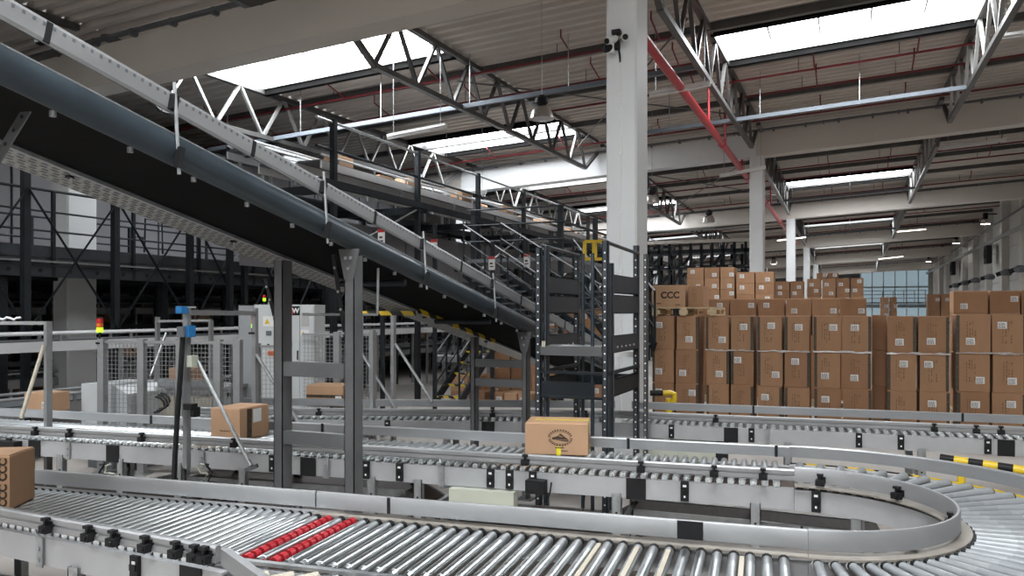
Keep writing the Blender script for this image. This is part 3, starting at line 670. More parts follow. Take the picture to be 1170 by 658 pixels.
# ================================================================== GREY ACCESS TOWER
TP = wc(.25, 7.3)                                          # front left post
t = thing('access_tower', 'dark grey perforated steel access tower with panels and step plate', 'tower', (TP.x+.32, TP.y+.55, 0))
TW, TD = .64, 1.1
def tz(py, Y=7.2): return EYE-(py-HOR)/F*Y
X0, X1, Y0, Y1 = TP.x, TP.x+TW, TP.y, TP.y+TD
def cpost(x, y, z1, wd=.05, holes=True, m='panelgrey', side=-1):
    o = part(t, 'upright', MB().box(x-wd/2,x+wd/2,y-.03,y-.024,0,z1).box(x-wd/2,x-wd/2+.006,y-.03,y+.035,0,z1).box(x+wd/2-.006,x+wd/2,y-.03,y+.035,0,z1), m, True, False)
    if holes:
        h = MB(); z = .1
        while z < z1-.05:
            h.cyl((x,y-.0308,z),(x,y-.0302,z),.0085,7); z += .075
        part(o, 'post_holes', h, 'white', True, False, kind='stuff')
    part(o, 'base_plate', MB().box(x-.07,x+.07,y-.07,y+.07,0,.012), m, True, False)
    return o
cpost(X0, Y0, tz(283, 7.3)); cpost(X0+.062, Y0+.03, tz(281, 7.3), .035, False)
cpost(X1, Y0, tz(275, 7.05)); cpost(X1+.02, Y0+.10, tz(300, 7.05), .04, False)
cpost(X0, Y1, tz(289, 8.3)); cpost(X1, Y1, tz(281, 8.1)); cpost(X1+.10, Y1, tz(291, 8.1), .035, True, 'post')
for px, y, top in ((666, Y0+.25, 289), (677, Y0+.02, 291)):
    p = ps(px, 400, y); part(t, 'tube_post', MB().cyl((p.x,y,0),(p.x,y,tz(top,7.3)),.017,10), 'tube', True)
def spanel(x, z0, z1, name='side_panel', m='panelgrey'):
    o = part(t, name, MB().box(x-.004,x+.004,Y0+.03,Y1-.03,z0,z1).box(x-.03,x+.004,Y0+.03,Y1-.03,z1-.008,z1).box(x-.03,x+.004,Y0+.03,Y1-.03,z0,z0+.008), m, True, False); return o
for x in (X0+.02, X1+.02):
    spanel(x, 2.07, 2.24); spanel(x, 1.88, 2.055); o = spanel(x, 1.52, 1.68)
    for k in range(6): part(o, 'bolt', MB().cyl((x+.004,Y0+.15+k*.15,1.57),(x+.012,Y0+.15+k*.15,1.57),.011,6), 'galv', True)
    spanel(x, 1.12, 1.28, m='black'); part(t, 'top_rail', MB().cyl((x,Y0,tz(278,7.1)),(x,Y1,tz(281,7.1)),.018,8), 'tube', True)
    part(t, 'side_tie', MB().bar((x,Y0,1.345),(x,Y1,1.345),.03,.03), 'dark', True)
part(t, 'step_plate', MB().box(X0+.02,X1-.0,Y0-.02,Y0+.34,1.555,1.585), 'galv', True, False)
part(t, 'step_edge', MB().box(X0+.02,X1-.03,Y0-.03,Y0-.02,1.50,1.585), 'post', True, False)
part(t, 'tag_plate', MB().box(X0+.04,X0+.075,Y0-.034,Y0-.031,1.575,1.63), 'cream', True, False)
for z in (1.345, 1.12): part(t, 'front_tie', MB().box(X0+.02,X1-.02,Y0-.03,Y0,z-.012,z+.012), 'dark', True, False)
part(t, 'front_panel', MB().box(X0+.03,X1-.10,Y0-.015,Y0-.005,1.13,1.26), 'dark', True, False)
part(t, 'back_tie', MB().bar((X0,Y1,1.46),(X1,Y1,1.46),.03,.05), 'white', True)
part(t, 'back_tie', MB().bar((X0,Y1,1.2),(X1,Y1,1.2),.03,.12), 'dark', True)
# ================================================================== CARTONS
CACHE = {}
def carton_mesh(wd, dp, h, m):
    key = (round(wd,3), round(dp,3), round(h,3), m)
    if key in CACHE: return CACHE[key]
    b = .006; mb = MB(); x, y = wd/2, dp/2
    ring = lambda i, z: [(-x+i,-y+i,z),(x-i,-y+i,z),(x-i,y-i,z),(-x+i,y-i,z)]
    mid = [(-x,-y,z) for z in ()]
    P = ring(b,0)+ring(0,b)+ring(0,h-b)+ring(b,h)
    fs = [(3,2,1,0)]
    for r in range(3):
        for i in range(4): fs.append((r*4+i, r*4+(i+1)%4, r*4+4+(i+1)%4, r*4+4+i))
    fs.append((12,13,14,15)); mb._add(P, fs)
    # two top flaps meeting in a seam
    mb.box(-x+b, x-b, -y+b, -.004, h, h+.004); mb.box(-x+b, x-b, .004, y-b, h, h+.004)
    me = mb.mesh('carton', m, False); CACHE[key] = me; return me
def bars_mesh(kind):
    m = MB(); r = random.Random(kind)
    if kind < 10:                                           # upright printed block: columns of short strokes
        for c in range(4):
            z = 0
            while z < .30:
                L = r.uniform(.015,.05)
                if r.random() < .8: m.box(c*.034, c*.034+.012+.006*(c%2), -.0008, 0, z, z+L)
                z += L+.012
    else:                                                   # sticker bars
        z = .008
        for k in range(5):
            x = .01
            while x < .09:
                L = r.uniform(.006,.022); m.box(x, min(.095,x+L), -.0006, 0, z, z+.009); x += L+r.uniform(.004,.01)
            z += .016
    return m.mesh('print', 'inksoft' if kind < 10 else 'ink', False)
PRINT = [bars_mesh(k) for k in range(4)]; BARS = [bars_mesh(10+k) for k in range(3)]
STICK = MB().box(0,.115,-.001,0,0,.10).mesh('sticker','sticker',False)
def carton(label, loc, rz, wd, dp, h, m='card', group=None, sticker=None, prnt=None, tape=None, edge=None, letters=None, cat='carton'):
    o = bpy.data.objects.new('carton', carton_mesh(wd, dp, h, m)); o.location = loc; o.rotation_euler = (0,0,rz); col.objects.link(o)
    MT[o.name] = Matrix.Translation(Vector(loc)) @ Matrix.Rotation(rz, 4, 'Z'); tag(o, label, cat, group)
    y = -dp/2-.001
    if prnt is not None: inst(o, 'printed_text', PRINT[prnt%4], loc=(-.05*wd/.4-.03, y, h*.26), sc=(min(1,wd/.4), 1, min(1,h/.5)))['kind'] = 'stuff'
    if sticker is not None:
        s = inst(o, 'shipping_label', STICK, loc=(sticker[0]*wd-.05, y-.0006, sticker[1]*h-.045)); 
        b = inst(s, 'label_print', BARS[int(abs(sticker[0]*97))%3], loc=(0,-.0016,0))
    if tape:
        part(o, 'packing_tape', MB().box(-wd/2-.0015, wd/2+.0015, -.025, .025, h+.004, h+.0055).box(-wd/2-.0018,-wd/2-.0006,-.025,.025,h-.09,h+.005).box(wd/2+.0006,wd/2+.0018,-.025,.025,h-.09,h+.005), tape, smooth=False)
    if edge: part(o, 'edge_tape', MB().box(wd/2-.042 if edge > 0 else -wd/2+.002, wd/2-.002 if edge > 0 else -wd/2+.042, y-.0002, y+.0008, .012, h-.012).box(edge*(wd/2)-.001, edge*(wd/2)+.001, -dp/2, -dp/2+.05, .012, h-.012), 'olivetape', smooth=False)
    return o
def front_letters(o, me, x, z, y): return inst(o, 'lettering', me, M=Matrix.Translation((x, y, z)) @ FACE)
# carton with the shoe emblem on the back run
pA0 = pz(600, 519, ZR); pA1 = pz(672, 521, ZR); dA = pA1-pA0; wA = dA.length; rzA = math.atan2(dA.y, dA.x)
dpA = .36; nA = Vector((-math.sin(rzA), math.cos(rzA), 0)); hA = .255
o = carton('brown carton with black shoe emblem and yellow tape on the roller conveyor', (pA0+pA1)/2+nA*dpA/2+Vector((0,0,.0)), rzA, wA, dpA, hA, 'cardlight', 'cartons on the roller conveyors')
yA = -dpA/2-.0015
em = MB(); n = 40
def ell(rx, rz_, a): return (rx*math.cos(a), 0, rz_*math.sin(a))
emx, emz = .03, hA*.55
for k in range(26):                                          # ring of letters around the emblem
    a0 = 2*math.pi*k/26
    if k in (0, 13): continue
    em.extrude([(emx+ell(.088+d, .056+d, a0+b)[0], yA, emz+ell(.088+d, .056+d, a0+b)[2]) for d, b in ((0,.02),(.011,.02),(.011,.17),(0,.17))], (0,-.0006,0))
part(o, 'emblem_ring', em, 'ink', smooth=False)
ring = MB()
for k in range(n):
    a, b = 2*math.pi*k/n, 2*math.pi*(k+1)/n
    ring.extrude([(emx+ell(r1, r2, c)[0], yA, emz+ell(r1, r2, c)[2]) for r1, r2, c in ((.08,.048,a),(.083,.051,a),(.083,.051,b),(.08,.048,b))], (0,-.0006,0))
part(o, 'emblem_oval', ring, 'ink', smooth=False)
shoe = [(-.066,-.012),(-.03,-.02),(.01,-.026),(.05,-.030),(.066,-.026),(.066,-.012),(.05,.0),(.03,.014),(.012,.030),(-.005,.034),(-.012,.022),(-.026,.012),(-.046,.006),(-.064,.002)]
part(o, 'shoe_emblem', MB().extrude([(emx+a, yA, emz+b) for a, b in shoe], (0,-.0008,0)), 'ink', smooth=False)
lc = MB()
for k in range(4): lc.box(emx-.012+k*.008, emx-.008+k*.008, yA-.0016, yA-.0008, emz+.012-k*.003, emz+.024-k*.004)
lc.box(emx-.05, emx+.06, yA-.0016, yA-.0008, emz-.018, emz-.0155)
part(o, 'shoe_laces', lc, 'cardlight', smooth=False)
part(o, 'emblem_caption', MB().box(emx-.04,emx+.03,yA-.0006,yA,hA*.22,hA*.25).box(emx+.01,emx+.06,yA-.0006,yA,hA*.13,hA*.155), 'ink', smooth=False)
part(o, 'yellow_tape', MB().box(-wA/2+.06,wA/2+.001,-.02,.02,hA+.004,hA+.0055).box(wA/2+.0006,wA/2+.002,-.02,.02,hA-.10,hA+.005).box(wA/2+.0006,wA/2+.002,-.02,.02,.0,.07).box(.0,.035,yA-.0005,yA+.0005,0,.07), 'yellowtape', smooth=False)
part(o, 'shipping_label', MB().box(wA/2+.0006,wA/2+.0018,.06,.15,hA*.5,hA*.93), 'sticker', smooth=False)
part(o, 'side_print', MB().box(wA/2+.0006,wA/2+.0014,-.12,-.10,.06,.18).box(wA/2+.0006,wA/2+.0014,-.09,-.075,.08,.16), 'inksoft', smooth=False)
# other cartons on the conveyors: front bottom corners in the picture, height px, depth m
def on_belt(label, l, r, hpx, dp, m, z=ZR, tape=None, sticker=None, group='cartons on the roller conveyors', **kw):
    a = pz(*l, z); b = pz(*r, z); d = b-a; wd = d.length; rz = math.atan2(d.y, d.x); nn = Vector((-math.sin(rz), math.cos(rz), 0))
    Y = (EYE-z)*F/((l[1]+r[1])/2-HOR)
    return carton(label, (a+b)/2+nn*dp/2, rz, wd, dp, hpx*Y/F, m, group, tape=tape, sticker=sticker, **kw), wd, hpx*Y/F, dp
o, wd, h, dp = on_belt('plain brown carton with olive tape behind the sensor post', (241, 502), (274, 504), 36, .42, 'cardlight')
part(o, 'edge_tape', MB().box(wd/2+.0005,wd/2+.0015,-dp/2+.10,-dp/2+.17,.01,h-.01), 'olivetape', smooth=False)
part(o, 'shipping_label', MB().box(wd/2+.0006,wd/2+.0018,-.02,.10,h*.5,h*.93), 'sticker', smooth=False)
front_letters(o, text_mesh('Manufacture', .022, 'inksoft', bold=.0005), 0, h*.3, -dp/2-.0012)
p = pz(11, 583, ZR); rz_ = R(30)
o = carton('brown carton with black letters printed up its side on the feed conveyor', p+Matrix.Rotation(rz_, 3, 'Z') @ Vector((-.2, .15, 0)), rz_, .40, .30, .315, 'cardlight', 'cartons on the roller conveyors')
mm = text_mesh('CCC', .062, 'ink', bold=.003)
for dx, dz in ((.165,.235),(.165,.085),(.09,.235),(.09,.085)): inst(o, 'lettering', mm, M=Matrix.Translation((dx, -.1512, dz)) @ FACE @ Matrix.Rotation(R(90), 4, 'Z'))
o, wd, h, dp = on_belt('brown carton with dark taped band on the conveyor behind the H frame', (350, 464), (392, 465), 24, .35, 'cardlight')
part(o, 'band_tape', MB().box(-wd/2-.001,wd/2+.001,-dp/2-.0012,-dp/2,h*.42,h*.56), 'olivetape', smooth=False)
part(o, 'shipping_label', MB().box(wd/2-.10,wd/2-.02,-dp/2-.002,-dp/2-.0008,.02,.13), 'sticker', smooth=False)
# ================================================================== PALLET STOCK
def pallet(label, x, y, z, wd, dp, grp='wooden pallets under the stock'):
    t = thing('pallet', label, 'pallet', (x, y, z), 0, grp)
    for k in range(5): part(t, 'top_board', MB().box(-wd/2, wd/2, -dp/2+k*(dp-.1)/4, -dp/2+.1+k*(dp-.1)/4, .118, .14), 'wood', smooth=False)
    for i in (-1, 0, 1):
        part(t, 'stringer', MB().box(i*(wd/2-.05)-.05, i*(wd/2-.05)+.05, -dp/2, dp/2, .096, .118), 'wood', smooth=False)
        for j in (-1, 0, 1): part(t, 'block', MB().box(i*(wd/2-.07)-.07, i*(wd/2-.07)+.07, j*(dp/2-.05)-.05, j*(dp/2-.05)+.05, .02, .096), 'wood', smooth=False)
        part(t, 'bottom_board', MB().box(i*(wd/2-.05)-.05, i*(wd/2-.05)+.05, -dp/2, dp/2, .0, .02), 'wood', smooth=False)
    return t
SF = 3.5                                                    # front plane of the first pallet row
PW = [(745,799),(806,862),(865,926),(929,996),(1013,1086),(1092,1175)]
tiern = ['bottom', 'middle', 'top']
pn = ['by the tall white column', 'second from the tall white column', 'third from the tall white column', 'fourth from the tall white column', 'fifth from the tall white column', 'sixth from the tall white column']
fi = 0
FRONT = []
for k, (a, b) in enumerate(PW):
    xa = ps(a, 400, SF).x; xb = ps(b, 400, SF).x; wd = (xb-xa)/2-.006
    yy = SF+rnd.uniform(-.05,.05)
    pallet('wooden pallet at floor level, stack %s' % pn[k], (xa+xb)/2, yy+.6, 0, .8, 1.2)
    z = .14; hs = [.56,.565,.565] if k < 5 else [.58,.57,.57]
    for tr in range(3):
        for j in range(2):
            x = xa+wd/2+j*(wd+.012)+rnd.uniform(-.006,.006)
            st = (rnd.choice((-.22,-.1,.05,.2)), rnd.choice((.72,.68,.3,.33)))
            lab = 'brown carton in the %s tier of the pallet stack %s, %s half' % (tiern[tr], pn[k], ['column-side', 'wall-side'][j])
            lab = '%s-tier brown carton, %s side, pallet stack %s' % (tiern[tr], ['column', 'wall'][j], pn[k])
            carton(lab, (x, yy+.3+rnd.uniform(0,.012), z), R(rnd.uniform(-.8,.8)), wd-rnd.uniform(.012,.04), .58, hs[tr]-.004, rnd.choice(['card','card','cardb']), 'cartons in the front pallet row',
                   sticker=st, prnt=fi, edge=(1 if j else -1) if rnd.random() < .8 else (-1 if j else 1)); fi += 1
        z += hs[tr]
    FRONT.append((xa, xb, yy, z))
    # stretch film band across the front at the tier line
    if k >= 1:
        m = MB(); zf = .14+hs[0]+hs[1]; n = 12; P = []
        for i in range(n+1):
            x = xa+(xb-xa)*i/n; P += [(x, yy-.012+rnd.uniform(-.004,.004), zf-.008+rnd.uniform(-.012,.01)), (x, yy-.008, zf+.014+rnd.uniform(-.012,.014))]
        m._add(P+[(p[0], p[1]-.004, p[2]) for p in P], [(2*i,2*i+2,2*i+3,2*i+1) for i in range(n)]+[(2*n+2+2*i,2*n+2+2*i+1,2*n+2+2*i+3,2*n+2+2*i+2) for i in range(n)])
        single('stretch_film', m, 'film', 'crumpled clear stretch film band on the pallet stack %s' % pn[k], 'film', 'stretch film bands')
# a narrow carton stack glimpsed in the gap
xa = FRONT[3][1]+.03
for tr in range(3): carton('narrow brown carton glimpsed between the fourth and fifth stacks, %s tier' % tiern[tr], (xa+.10, SF+.95, .14+tr*.57), 0, .22, .6, .56, 'cardb', 'cartons in the gap', cat='carton')
# pallet and lettered carton on top of the first stack
zt = FRONT[0][3]+.005
pa = ps(745, 360, SF-.06).x; pb = ps(818, 360, SF-.06).x
pallet('wooden pallet lying on top of the first stack, carrying a lettered carton', (pa+pb)/2, SF+.45, zt, pb-pa, 1.05, 'pallet on top of the stock')
ca = ps(746, 340, SF-.02).x; cb = ps(783, 340, SF-.02).x
o = carton('brown carton lettered CCC standing on the raised pallet', ((ca+cb)/2-.02, SF+.32, zt+.14), 0, cb-ca+.02, .6, .37, 'cardlight', 'cartons on the raised pallet')
front_letters(o, text_mesh('CCC', .15, 'ink', bold=.006), .03, .2, -.3012)
part(o, 'printed_text', MB().box(-.20,-.12,-.3012,-.3,.05,.075).box(.12,.20,-.3012,-.3,.03,.05), 'inksoft', smooth=False)
o = carton('narrow brown carton beside the lettered one on the raised pallet', (cb+.155, SF+.36, zt+.14), 0, .24, .6, .355, 'card', 'cartons on the raised pallet', prnt=1)
# rows behind
def row(label, pxs, ytop, s, h, rows, dp=.6, m='cardb', grp='cartons in the rear pallet rows', base=True, stick=True, wob=.0):
    """cartons between consecutive picture columns on the plane s, stacked down from ytop"""
    top = None
    for i, (a, b) in enumerate(pxs):
        p = ps(a, ytop, s); q = ps(b, ytop, s); top = p.z if top is None else top
        for r in range(rows):
            carton('%s, %s across, %s layer down' % (label, ordn[i], ordn[r]), ((p.x+q.x)/2, s+dp/2, top-(r+1)*h), R(rnd.uniform(-1,1)), q.x-p.x-.012, dp, h-.006, rnd.choice([m, 'card']), grp,
                   sticker=(rnd.choice((-.2,.15,.3)), rnd.choice((.3,.62))) if stick else None, prnt=None)
    return top
tops = []
r1 = row('flat brown carton on the second pallet row', [(802,833),(834,864),(866,896),(898,927),(928,958),(959,990)], 341.5, 7.2, .37, 2)
r2 = row('wide brown carton on the row near the wall', [(1089,1129),(1131,1166),(1167,1200)], 332.5, 6.6, .40, 2)
r3 = row('brown carton in the tall rear stack nearest the camera column', [(785,804),(805,822),(823,839)], 306, 12., .30, 4)
r3b = row('brown carton in the broad rear stack', [(841,862),(863,884)], 311, 12.1, .30, 4)
r4 = row('brown carton in the rear block behind the second column', [(886,902),(903,918)], 321.5, 15.8, .27, 4)
r5 = row('brown carton in the rear block behind the flat cartons', [(922,938),(939,955),(956,971),(972,987)], 318.5, 16., .27, 4)
r5b = row('topmost brown carton of the rear block', [(933,945),(946,958)], 312, 16.3, .19, 1)
r6 = row('small brown carton far behind by the glazed office', [(1060,1074),(1075,1086)], 336, 20., .5, 2)
r6b = row('pale brown carton far behind under film', [(1006,1016),(1017,1025)], 339.5, 20., .45, 2, m='cardlight')
r7 = row('brown carton seen through the access tower', [(621,634),(635,648),(649,662),(663,676),(677,690)], 352, 5.6, .455, 4, grp='cartons behind the tower')
XT0 = ps(621,350,5.6).x; XT1 = ps(690,350,5.6).x
pallet('floor pallet under the cartons behind the tower', (XT0+XT1)/2, 6.0, 0, XT1-XT0, .8)
r8 = row('pale label-covered carton under the incline', [(515,528),(529,541),(542,554),(560,575),(576,591),(592,607)], 446, 5.2, .36, 1, m='cardlight', grp='cartons under the incline')
r8b = row('open brown carton stacked under the incline', [(515,534),(532,553)], 428, 5.6, .42, 1, m='cardlight', grp='cartons under the incline')
r9 = row('brown carton stacked behind the lower support', [(559,583),(584,608)], 398, 6.2, .55, 2, m='card', grp='cartons behind the lower support')
for (lab, z, yy, a, b, n) in (('second', r1-.74, 7.2, 802, 990, 3), ('wall-side', r2-.8, 6.6, 1089, 1200, 2)):
    x0 = ps(a, 350, yy).x; x1 = ps(b, 350, yy).x
    for i in range(n):
        xm0 = x0+(x1-x0)*i/n; xm1 = x0+(x1-x0)*(i+1)/n-.03
        for tr in range(2): carton('large brown carton low in the %s pallet row, %s from the column, %s layer' % (lab, ordn[i], ['lower','upper'][tr]), ((xm0+xm1)/2, yy+.35, .14+tr*(z-.14)/2), 0, xm1-xm0, .66, (z-.14)/2-.006, 'cardb', 'large cartons low in the rear rows')
        pallet('floor pallet under the %s pallet row, %s from the column' % (lab, ordn[i]), (xm0+xm1)/2, yy+.35, 0, min(1.2, xm1-xm0), .8)
for (lab, z, yy, a, b) in (('tall stack', r3-1.2, 12., 785, 884), ('far block', r5-1.08, 16., 884, 987), ('office side stack', r6-1., 20., 1003, 1086), ('tower stock', r7-1.68, 5.6, 621, 690), ('incline stock', r9-1.1, 6.2, 559, 608)):
    x0 = ps(a, 350, yy).x; x1 = ps(b, 350, yy).x; n = max(1, round((x1-x0)/1.2)); lay = max(1, int((z-.14)/.5))
    if z < .3: continue
    for i in range(n):
        xm0 = x0+(x1-x0)*i/n; xm1 = x0+(x1-x0)*(i+1)/n-.03
        pallet('floor pallet under the %s, %s from the column' % (lab, ordn[i]), (xm0+xm1)/2, yy+.45, 0, min(1.2, xm1-xm0), .8)
        for tr in range(lay): carton('large brown carton at the base of the %s, %s across, %s layer up' % (lab, ordn[i], ordn[tr]), ((xm0+xm1)/2, yy+.45, .14+tr*(z-.14)/lay), 0, xm1-xm0, .8, (z-.14)/lay-.006, 'cardb', 'large cartons low in the rear rows')
# ================================================================== DARK MEZZANINE AND WALKWAY
t = thing('mezzanine_deck', 'dark steel mezzanine with deck widened for shade, behind the braced uprights', 'mezzanine', (-15, 8, 0))
for k in range(9): part(t, 'shade_deck_plate', MB().box(-26.8, -8.9, -9+k*4.4, -4.62+k*4.4, 2.70, 2.76), 'slate', True, False)  # deck made wide and solid to put the space below in shade
part(t, 'edge_channel', MB().box(-8.9, -8.84, -9, 30.5, 2.45, 2.62).box(-8.9, -8.80, -9, 30.5, 2.62, 2.63).box(-8.9, -8.80, -9, 30.5, 2.44, 2.45), 'panelgrey', True, False)
part(t, 'toe_board', MB().box(-8.90, -8.86, -9, 30.5, 2.74, 2.92), 'panelgrey', True, False)
part(t, 'edge_strip', MB().box(-8.84, -8.81, -9, 30.5, 2.66, 2.69), 'galv', True, False)
hm = MB().cyl((-8.839,0,2.535),(-8.836,0,2.535),.035,10).mesh('beam_hole', 'black', False)
iM = MT[t.name].inverted()
for k in range(60): inst(t, 'beam_hole', hm, M=Matrix.Translation(iM @ Vector((0, -8.5+k*.5, 0))))
for z, r in ((3.78, .022), (3.45, .016), (3.15, .016)): part(t, 'handrail', MB().cyl((-8.85,-9,z),(-8.85,30,z),r,8), 'dark', True)
for k in range(26): part(t, 'handrail_post', MB().box(-8.88,-8.83,-8.8+k*1.5,-8.75+k*1.5,2.44,3.78), 'dark', True, False)
for k in range(13):
    for v in (-9.0, -13., -18.):
        part(t, 'support_column', MB().box(v-.06,v+.06,-8+k*3.0-.06,-8+k*3.0+.06,0,2.70), 'dark', True, False)
for v in (-10.5,-12.,-14.): part(t, 'secondary_beam', MB().box(v-.05,v+.05,-9,30,2.45,2.70), 'dark', True, False)
# second-level handrails further back
for z in (3.7, 3.3): part(t, 'rear_handrail', MB().cyl((-11.6,-9,z),(-11.6,20,z),.02,6), 'dark', True)
for k in range(12): part(t, 'rear_rail_post', MB().box(-11.63,-11.58,-8.5+k*2.2,-8.45+k*2.2,2.76,3.7), 'dark', True, False)
# gate frames on the walkway
for (a, b, c, d) in ((152,270,163,281),(165,250,185,290)):
    p = pv(a, b, -9.3); q = pv(c, d, -9.3)
    part(t, 'gate_frame', MB().tube([(-9.3,p.y,q.z),(-9.3,p.y+.02,p.z),(-9.3,q.y,p.z),(-9.3,q.y+.02,q.z)], .02, 6), 'dark', True)
# braced uprights in front of the walkway
t = thing('braced_uprights', 'row of black uprights with crossed braces before the walkway', 'rack frame', (-8.55, 0, 0))
US = [-6.2,-4.75,-3.35,-1.94,-.40,1.2,2.62,4.0,5.4,6.8]
for s in US: 
    o = part(t, 'upright', MB().box(-8.60,-8.50,s-.05,s+.05,0,4.15), 'dark', True, False)
    part(o, 'foot_plate', MB().box(-8.66,-8.44,s-.11,s+.11,0,.015), 'dark', True, False)
for i in range(len(US)-1):
    for z0, z1 in ((1.62,3.72),(.15,1.5)):
        if z0 < 1 and i in (2,3,6): continue
        for a, b in ((z0,z1),(z1,z0)): part(t, 'cross_brace', MB().bar((-8.49,US[i],a),(-8.49,US[i+1],b),.008,.05,up=(1,0,0)), 'dark', True)
# white-railed conveyor below the walkway
def line_conv(label, v, s0, s1, z, wd=.6, cartons=(), grp='mezzanine conveyors', m='alu', legs=True, legto=0.):
    t = thing('belt_conveyor', label, 'conveyor', (v, (s0+s1)/2, z-.2), 0, grp)
    for d in (-wd/2, wd/2):
        part(t, 'side_frame', MB().box(v+d-.02,v+d+.02,s0,s1,z-.16,z-.02), m, True, False)
        part(t, 'guide_rail', MB().cyl((v+d,s0,z+.09),(v+d,s1,z+.09),.022,8), m, True)
        n = int((s1-s0)/1.2)
        for k in range(n): part(t, 'rail_bracket', MB().box(v+d-.012,v+d+.012,s0+.5+k*1.2,s0+.54+k*1.2,z-.1,z+.09), 'galv', True, False)
    part(t, 'belt', MB().box(v-wd/2+.02,v+wd/2-.02,s0,s1,z-.03,z), 'slate', True, False)
    if legs:
        for k in range(int((s1-s0)/2.4)+1):
            for d in (-wd/2, wd/2): part(t, 'leg', MB().box(v+d-.025,v+d+.025,s0+.3+k*2.4,s0+.35+k*2.4,legto,z-.16), 'galv', True, False)
    return t
line_conv('white-railed conveyor running beside the dark walkway', -7.98, -8.5, 16, 1.5, .45, m='whiteplastic')
line_conv('far white-railed conveyor deep under the dark mezzanine', -12.6, -8.5, 22, 2.0, legs=True)
line_conv('low white-railed conveyor on the floor behind the fenced cell', -10.8, -6, 20, .75, .7)
line_conv('low conveyor beside the black uprights, bearing a carton', -7.25, -4.1, .6, .72, .6)
# dark shelving and equipment under the mezzanine
for j, v in enumerate((-11.7, -14.6)):
    t = thing('storage_rack', '%s dark storage rack filled with bins under the mezzanine' % ['front', 'rear'][j], 'rack', (v, 6, 0), 0, 'racks under the mezzanine')
    for k in range(14):
        s = -7+k*2.0
        for d in (-.35,.35): part(t, 'upright', MB().box(v+d-.035,v+d+.035,s-.035,s+.035,0,2.44), 'dark', True, False)
    for z in (.3, .95, 1.6, 2.2):
        part(t, 'shelf_beam', MB().box(v+.33,v+.37,-7,19,z-.05,z+.03), 'dark' if z != .95 else 'post', True, False)
        part(t, 'shelf', MB().box(v-.35,v+.33,-7,19,z-.02,z), 'slate', True, False)
    for k in range(11):
        s = -6.8+k*2.1; z = (.3,.95,1.6)[k%3]
        c = carton('brown carton on the %s of the %s rack under the mezzanine, %s bay along' % (['lowest shelf','middle shelf','upper shelf'][k%3], ['front','rear'][j], (ordn+['eleventh'])[k]), (v+.08, s+.7, z), R(90), .5, .4, .33, 'cardlight', 'cartons in the mezzanine racks')
# ================================================================== UPPER CONVEYOR PLATFORM
UV = -7.1
t = thing('conveyor_platform', 'high steel platform carrying conveyors towards the white beam', 'platform', (UV, 16, 0))
part(t, 'deck', MB().box(-8.4,-7.65,1.5,32,4.20,4.24), 'dark', True, False)
for v in (-8.4,-5.9): part(t, 'edge_beam', MB().box(v-.04,v+.04,1.5,32,4.12,4.25), 'dark', True, False)
for k in range(11):
    s = 2.0+k*3.0
    for v in (-8.35,-5.95):
        part(t, 'column', MB().box(v-.05,v+.05,s-.05,s+.05,0,5.35), 'dark', True, False)
        if k < 10 and k % 2 == 0: part(t, 'brace', MB().bar((v,s,2.9),(v,s+3.0,4.1),.02,.05,up=(1,0,0)), 'galv', True)
for v in (-8.35,-5.95):
    for z, m in ((5.3,'galv'),(4.8,'dark')): part(t, 'handrail', MB().cyl((v,1.5,z),(v,32,z),.028,8), m, True)
for k in range(8): part(t, 'cladding_sheet', MB().box(-8.30,-8.26,2.2+k*1.55,3.70+k*1.55,2.8,4.0), 'darkwall', True, False)
for k in range(9): part(t, 'cross_joist', MB().box(-8.4,-5.9,2.0+k*3.3,2.1+k*3.3,4.05,4.20), 'dark', True, False)
for j, (v, z) in enumerate(((-6.35,4.62),(-7.2,4.62),(-7.95,4.95))):
    line_conv('%s conveyor on the high platform' % ['outer','middle','inner'][j], v, 1.8, 31.5, z, .55, m='whiteplastic', legto=4.26)
    for k in range(9):
        s = 3.0+k*2.7+rnd.uniform(-.6,.6)+j*.7
        carton('small brown carton on the %s high conveyor, %s along' % (['outer','middle','inner'][j], ordn[k]), (v+rnd.uniform(-.03,.03), s, z), R(90+rnd.uniform(-4,4)), rnd.uniform(.42,.6), .33, rnd.uniform(.16,.28), 'cardlight', 'small cartons on the high conveyors', tape='cream')
# long white pipe rail rising over the platform
single('pipe_rail', MB().cyl(pv(323,180,-8.3), pv(597,240,-8.3), .05, 10), 'galv', 'pale round pipe rail above the high platform', 'pipe')
# lower stair flight and platform behind the incline
def stair(label, P, Q, n, wd, m='dark', tread='slate', rails=True, haz=False, side=Vector((1,0,0))):
    t = thing('stair', label, 'stairs', (P.x, P.y, min(P.z, Q.z)), 0, 'stair flights')
    off = side*wd
    for o_ in (Vector((0,0,0)), off):
        part(t, 'stringer', MB().bar(P+o_, Q+o_, .04, .16), m, True)
        if rails:
            for h in (.95, .65, .35): part(t, 'stair_rail', MB().cyl(P+o_+Vector((0,0,h)), Q+o_+Vector((0,0,h)), .016, 6), 'post' if h > .9 else 'dark', True)
            for k in range(5): c = P.lerp(Q, k/4)+o_; part(t, 'stair_post', MB().cyl(c, c+Vector((0,0,.95)), .02, 6), m, True)
    for k in range(n):
        c = P.lerp(Q, (k+.5)/n)
        o = part(t, 'tread', MB().bar(c, c+off, .22, .03), tread, True)
        if haz: part(o, 'tread_nosing', MB().bar(c+Vector((0,-.12,0)), c+off+Vector((0,-.12,0)), .02, .04), 'hazard', True)
    return t
P = pz(497, 459, .08); Q = pd(547, 384, 17.4)
stair('short stair with black and yellow nosings behind the fence posts', P, Q, 6, .55, haz=True, rails=True)
stair('dark stair with thin handrails behind the incline guard rail', pd(640, 396, 13.0), pd(530, 312, 15.5), 12, .8)
stair('dark stair flight seen through the access tower', pd(702, 396, 13.5), pd(655, 330, 15.0), 9, .7)
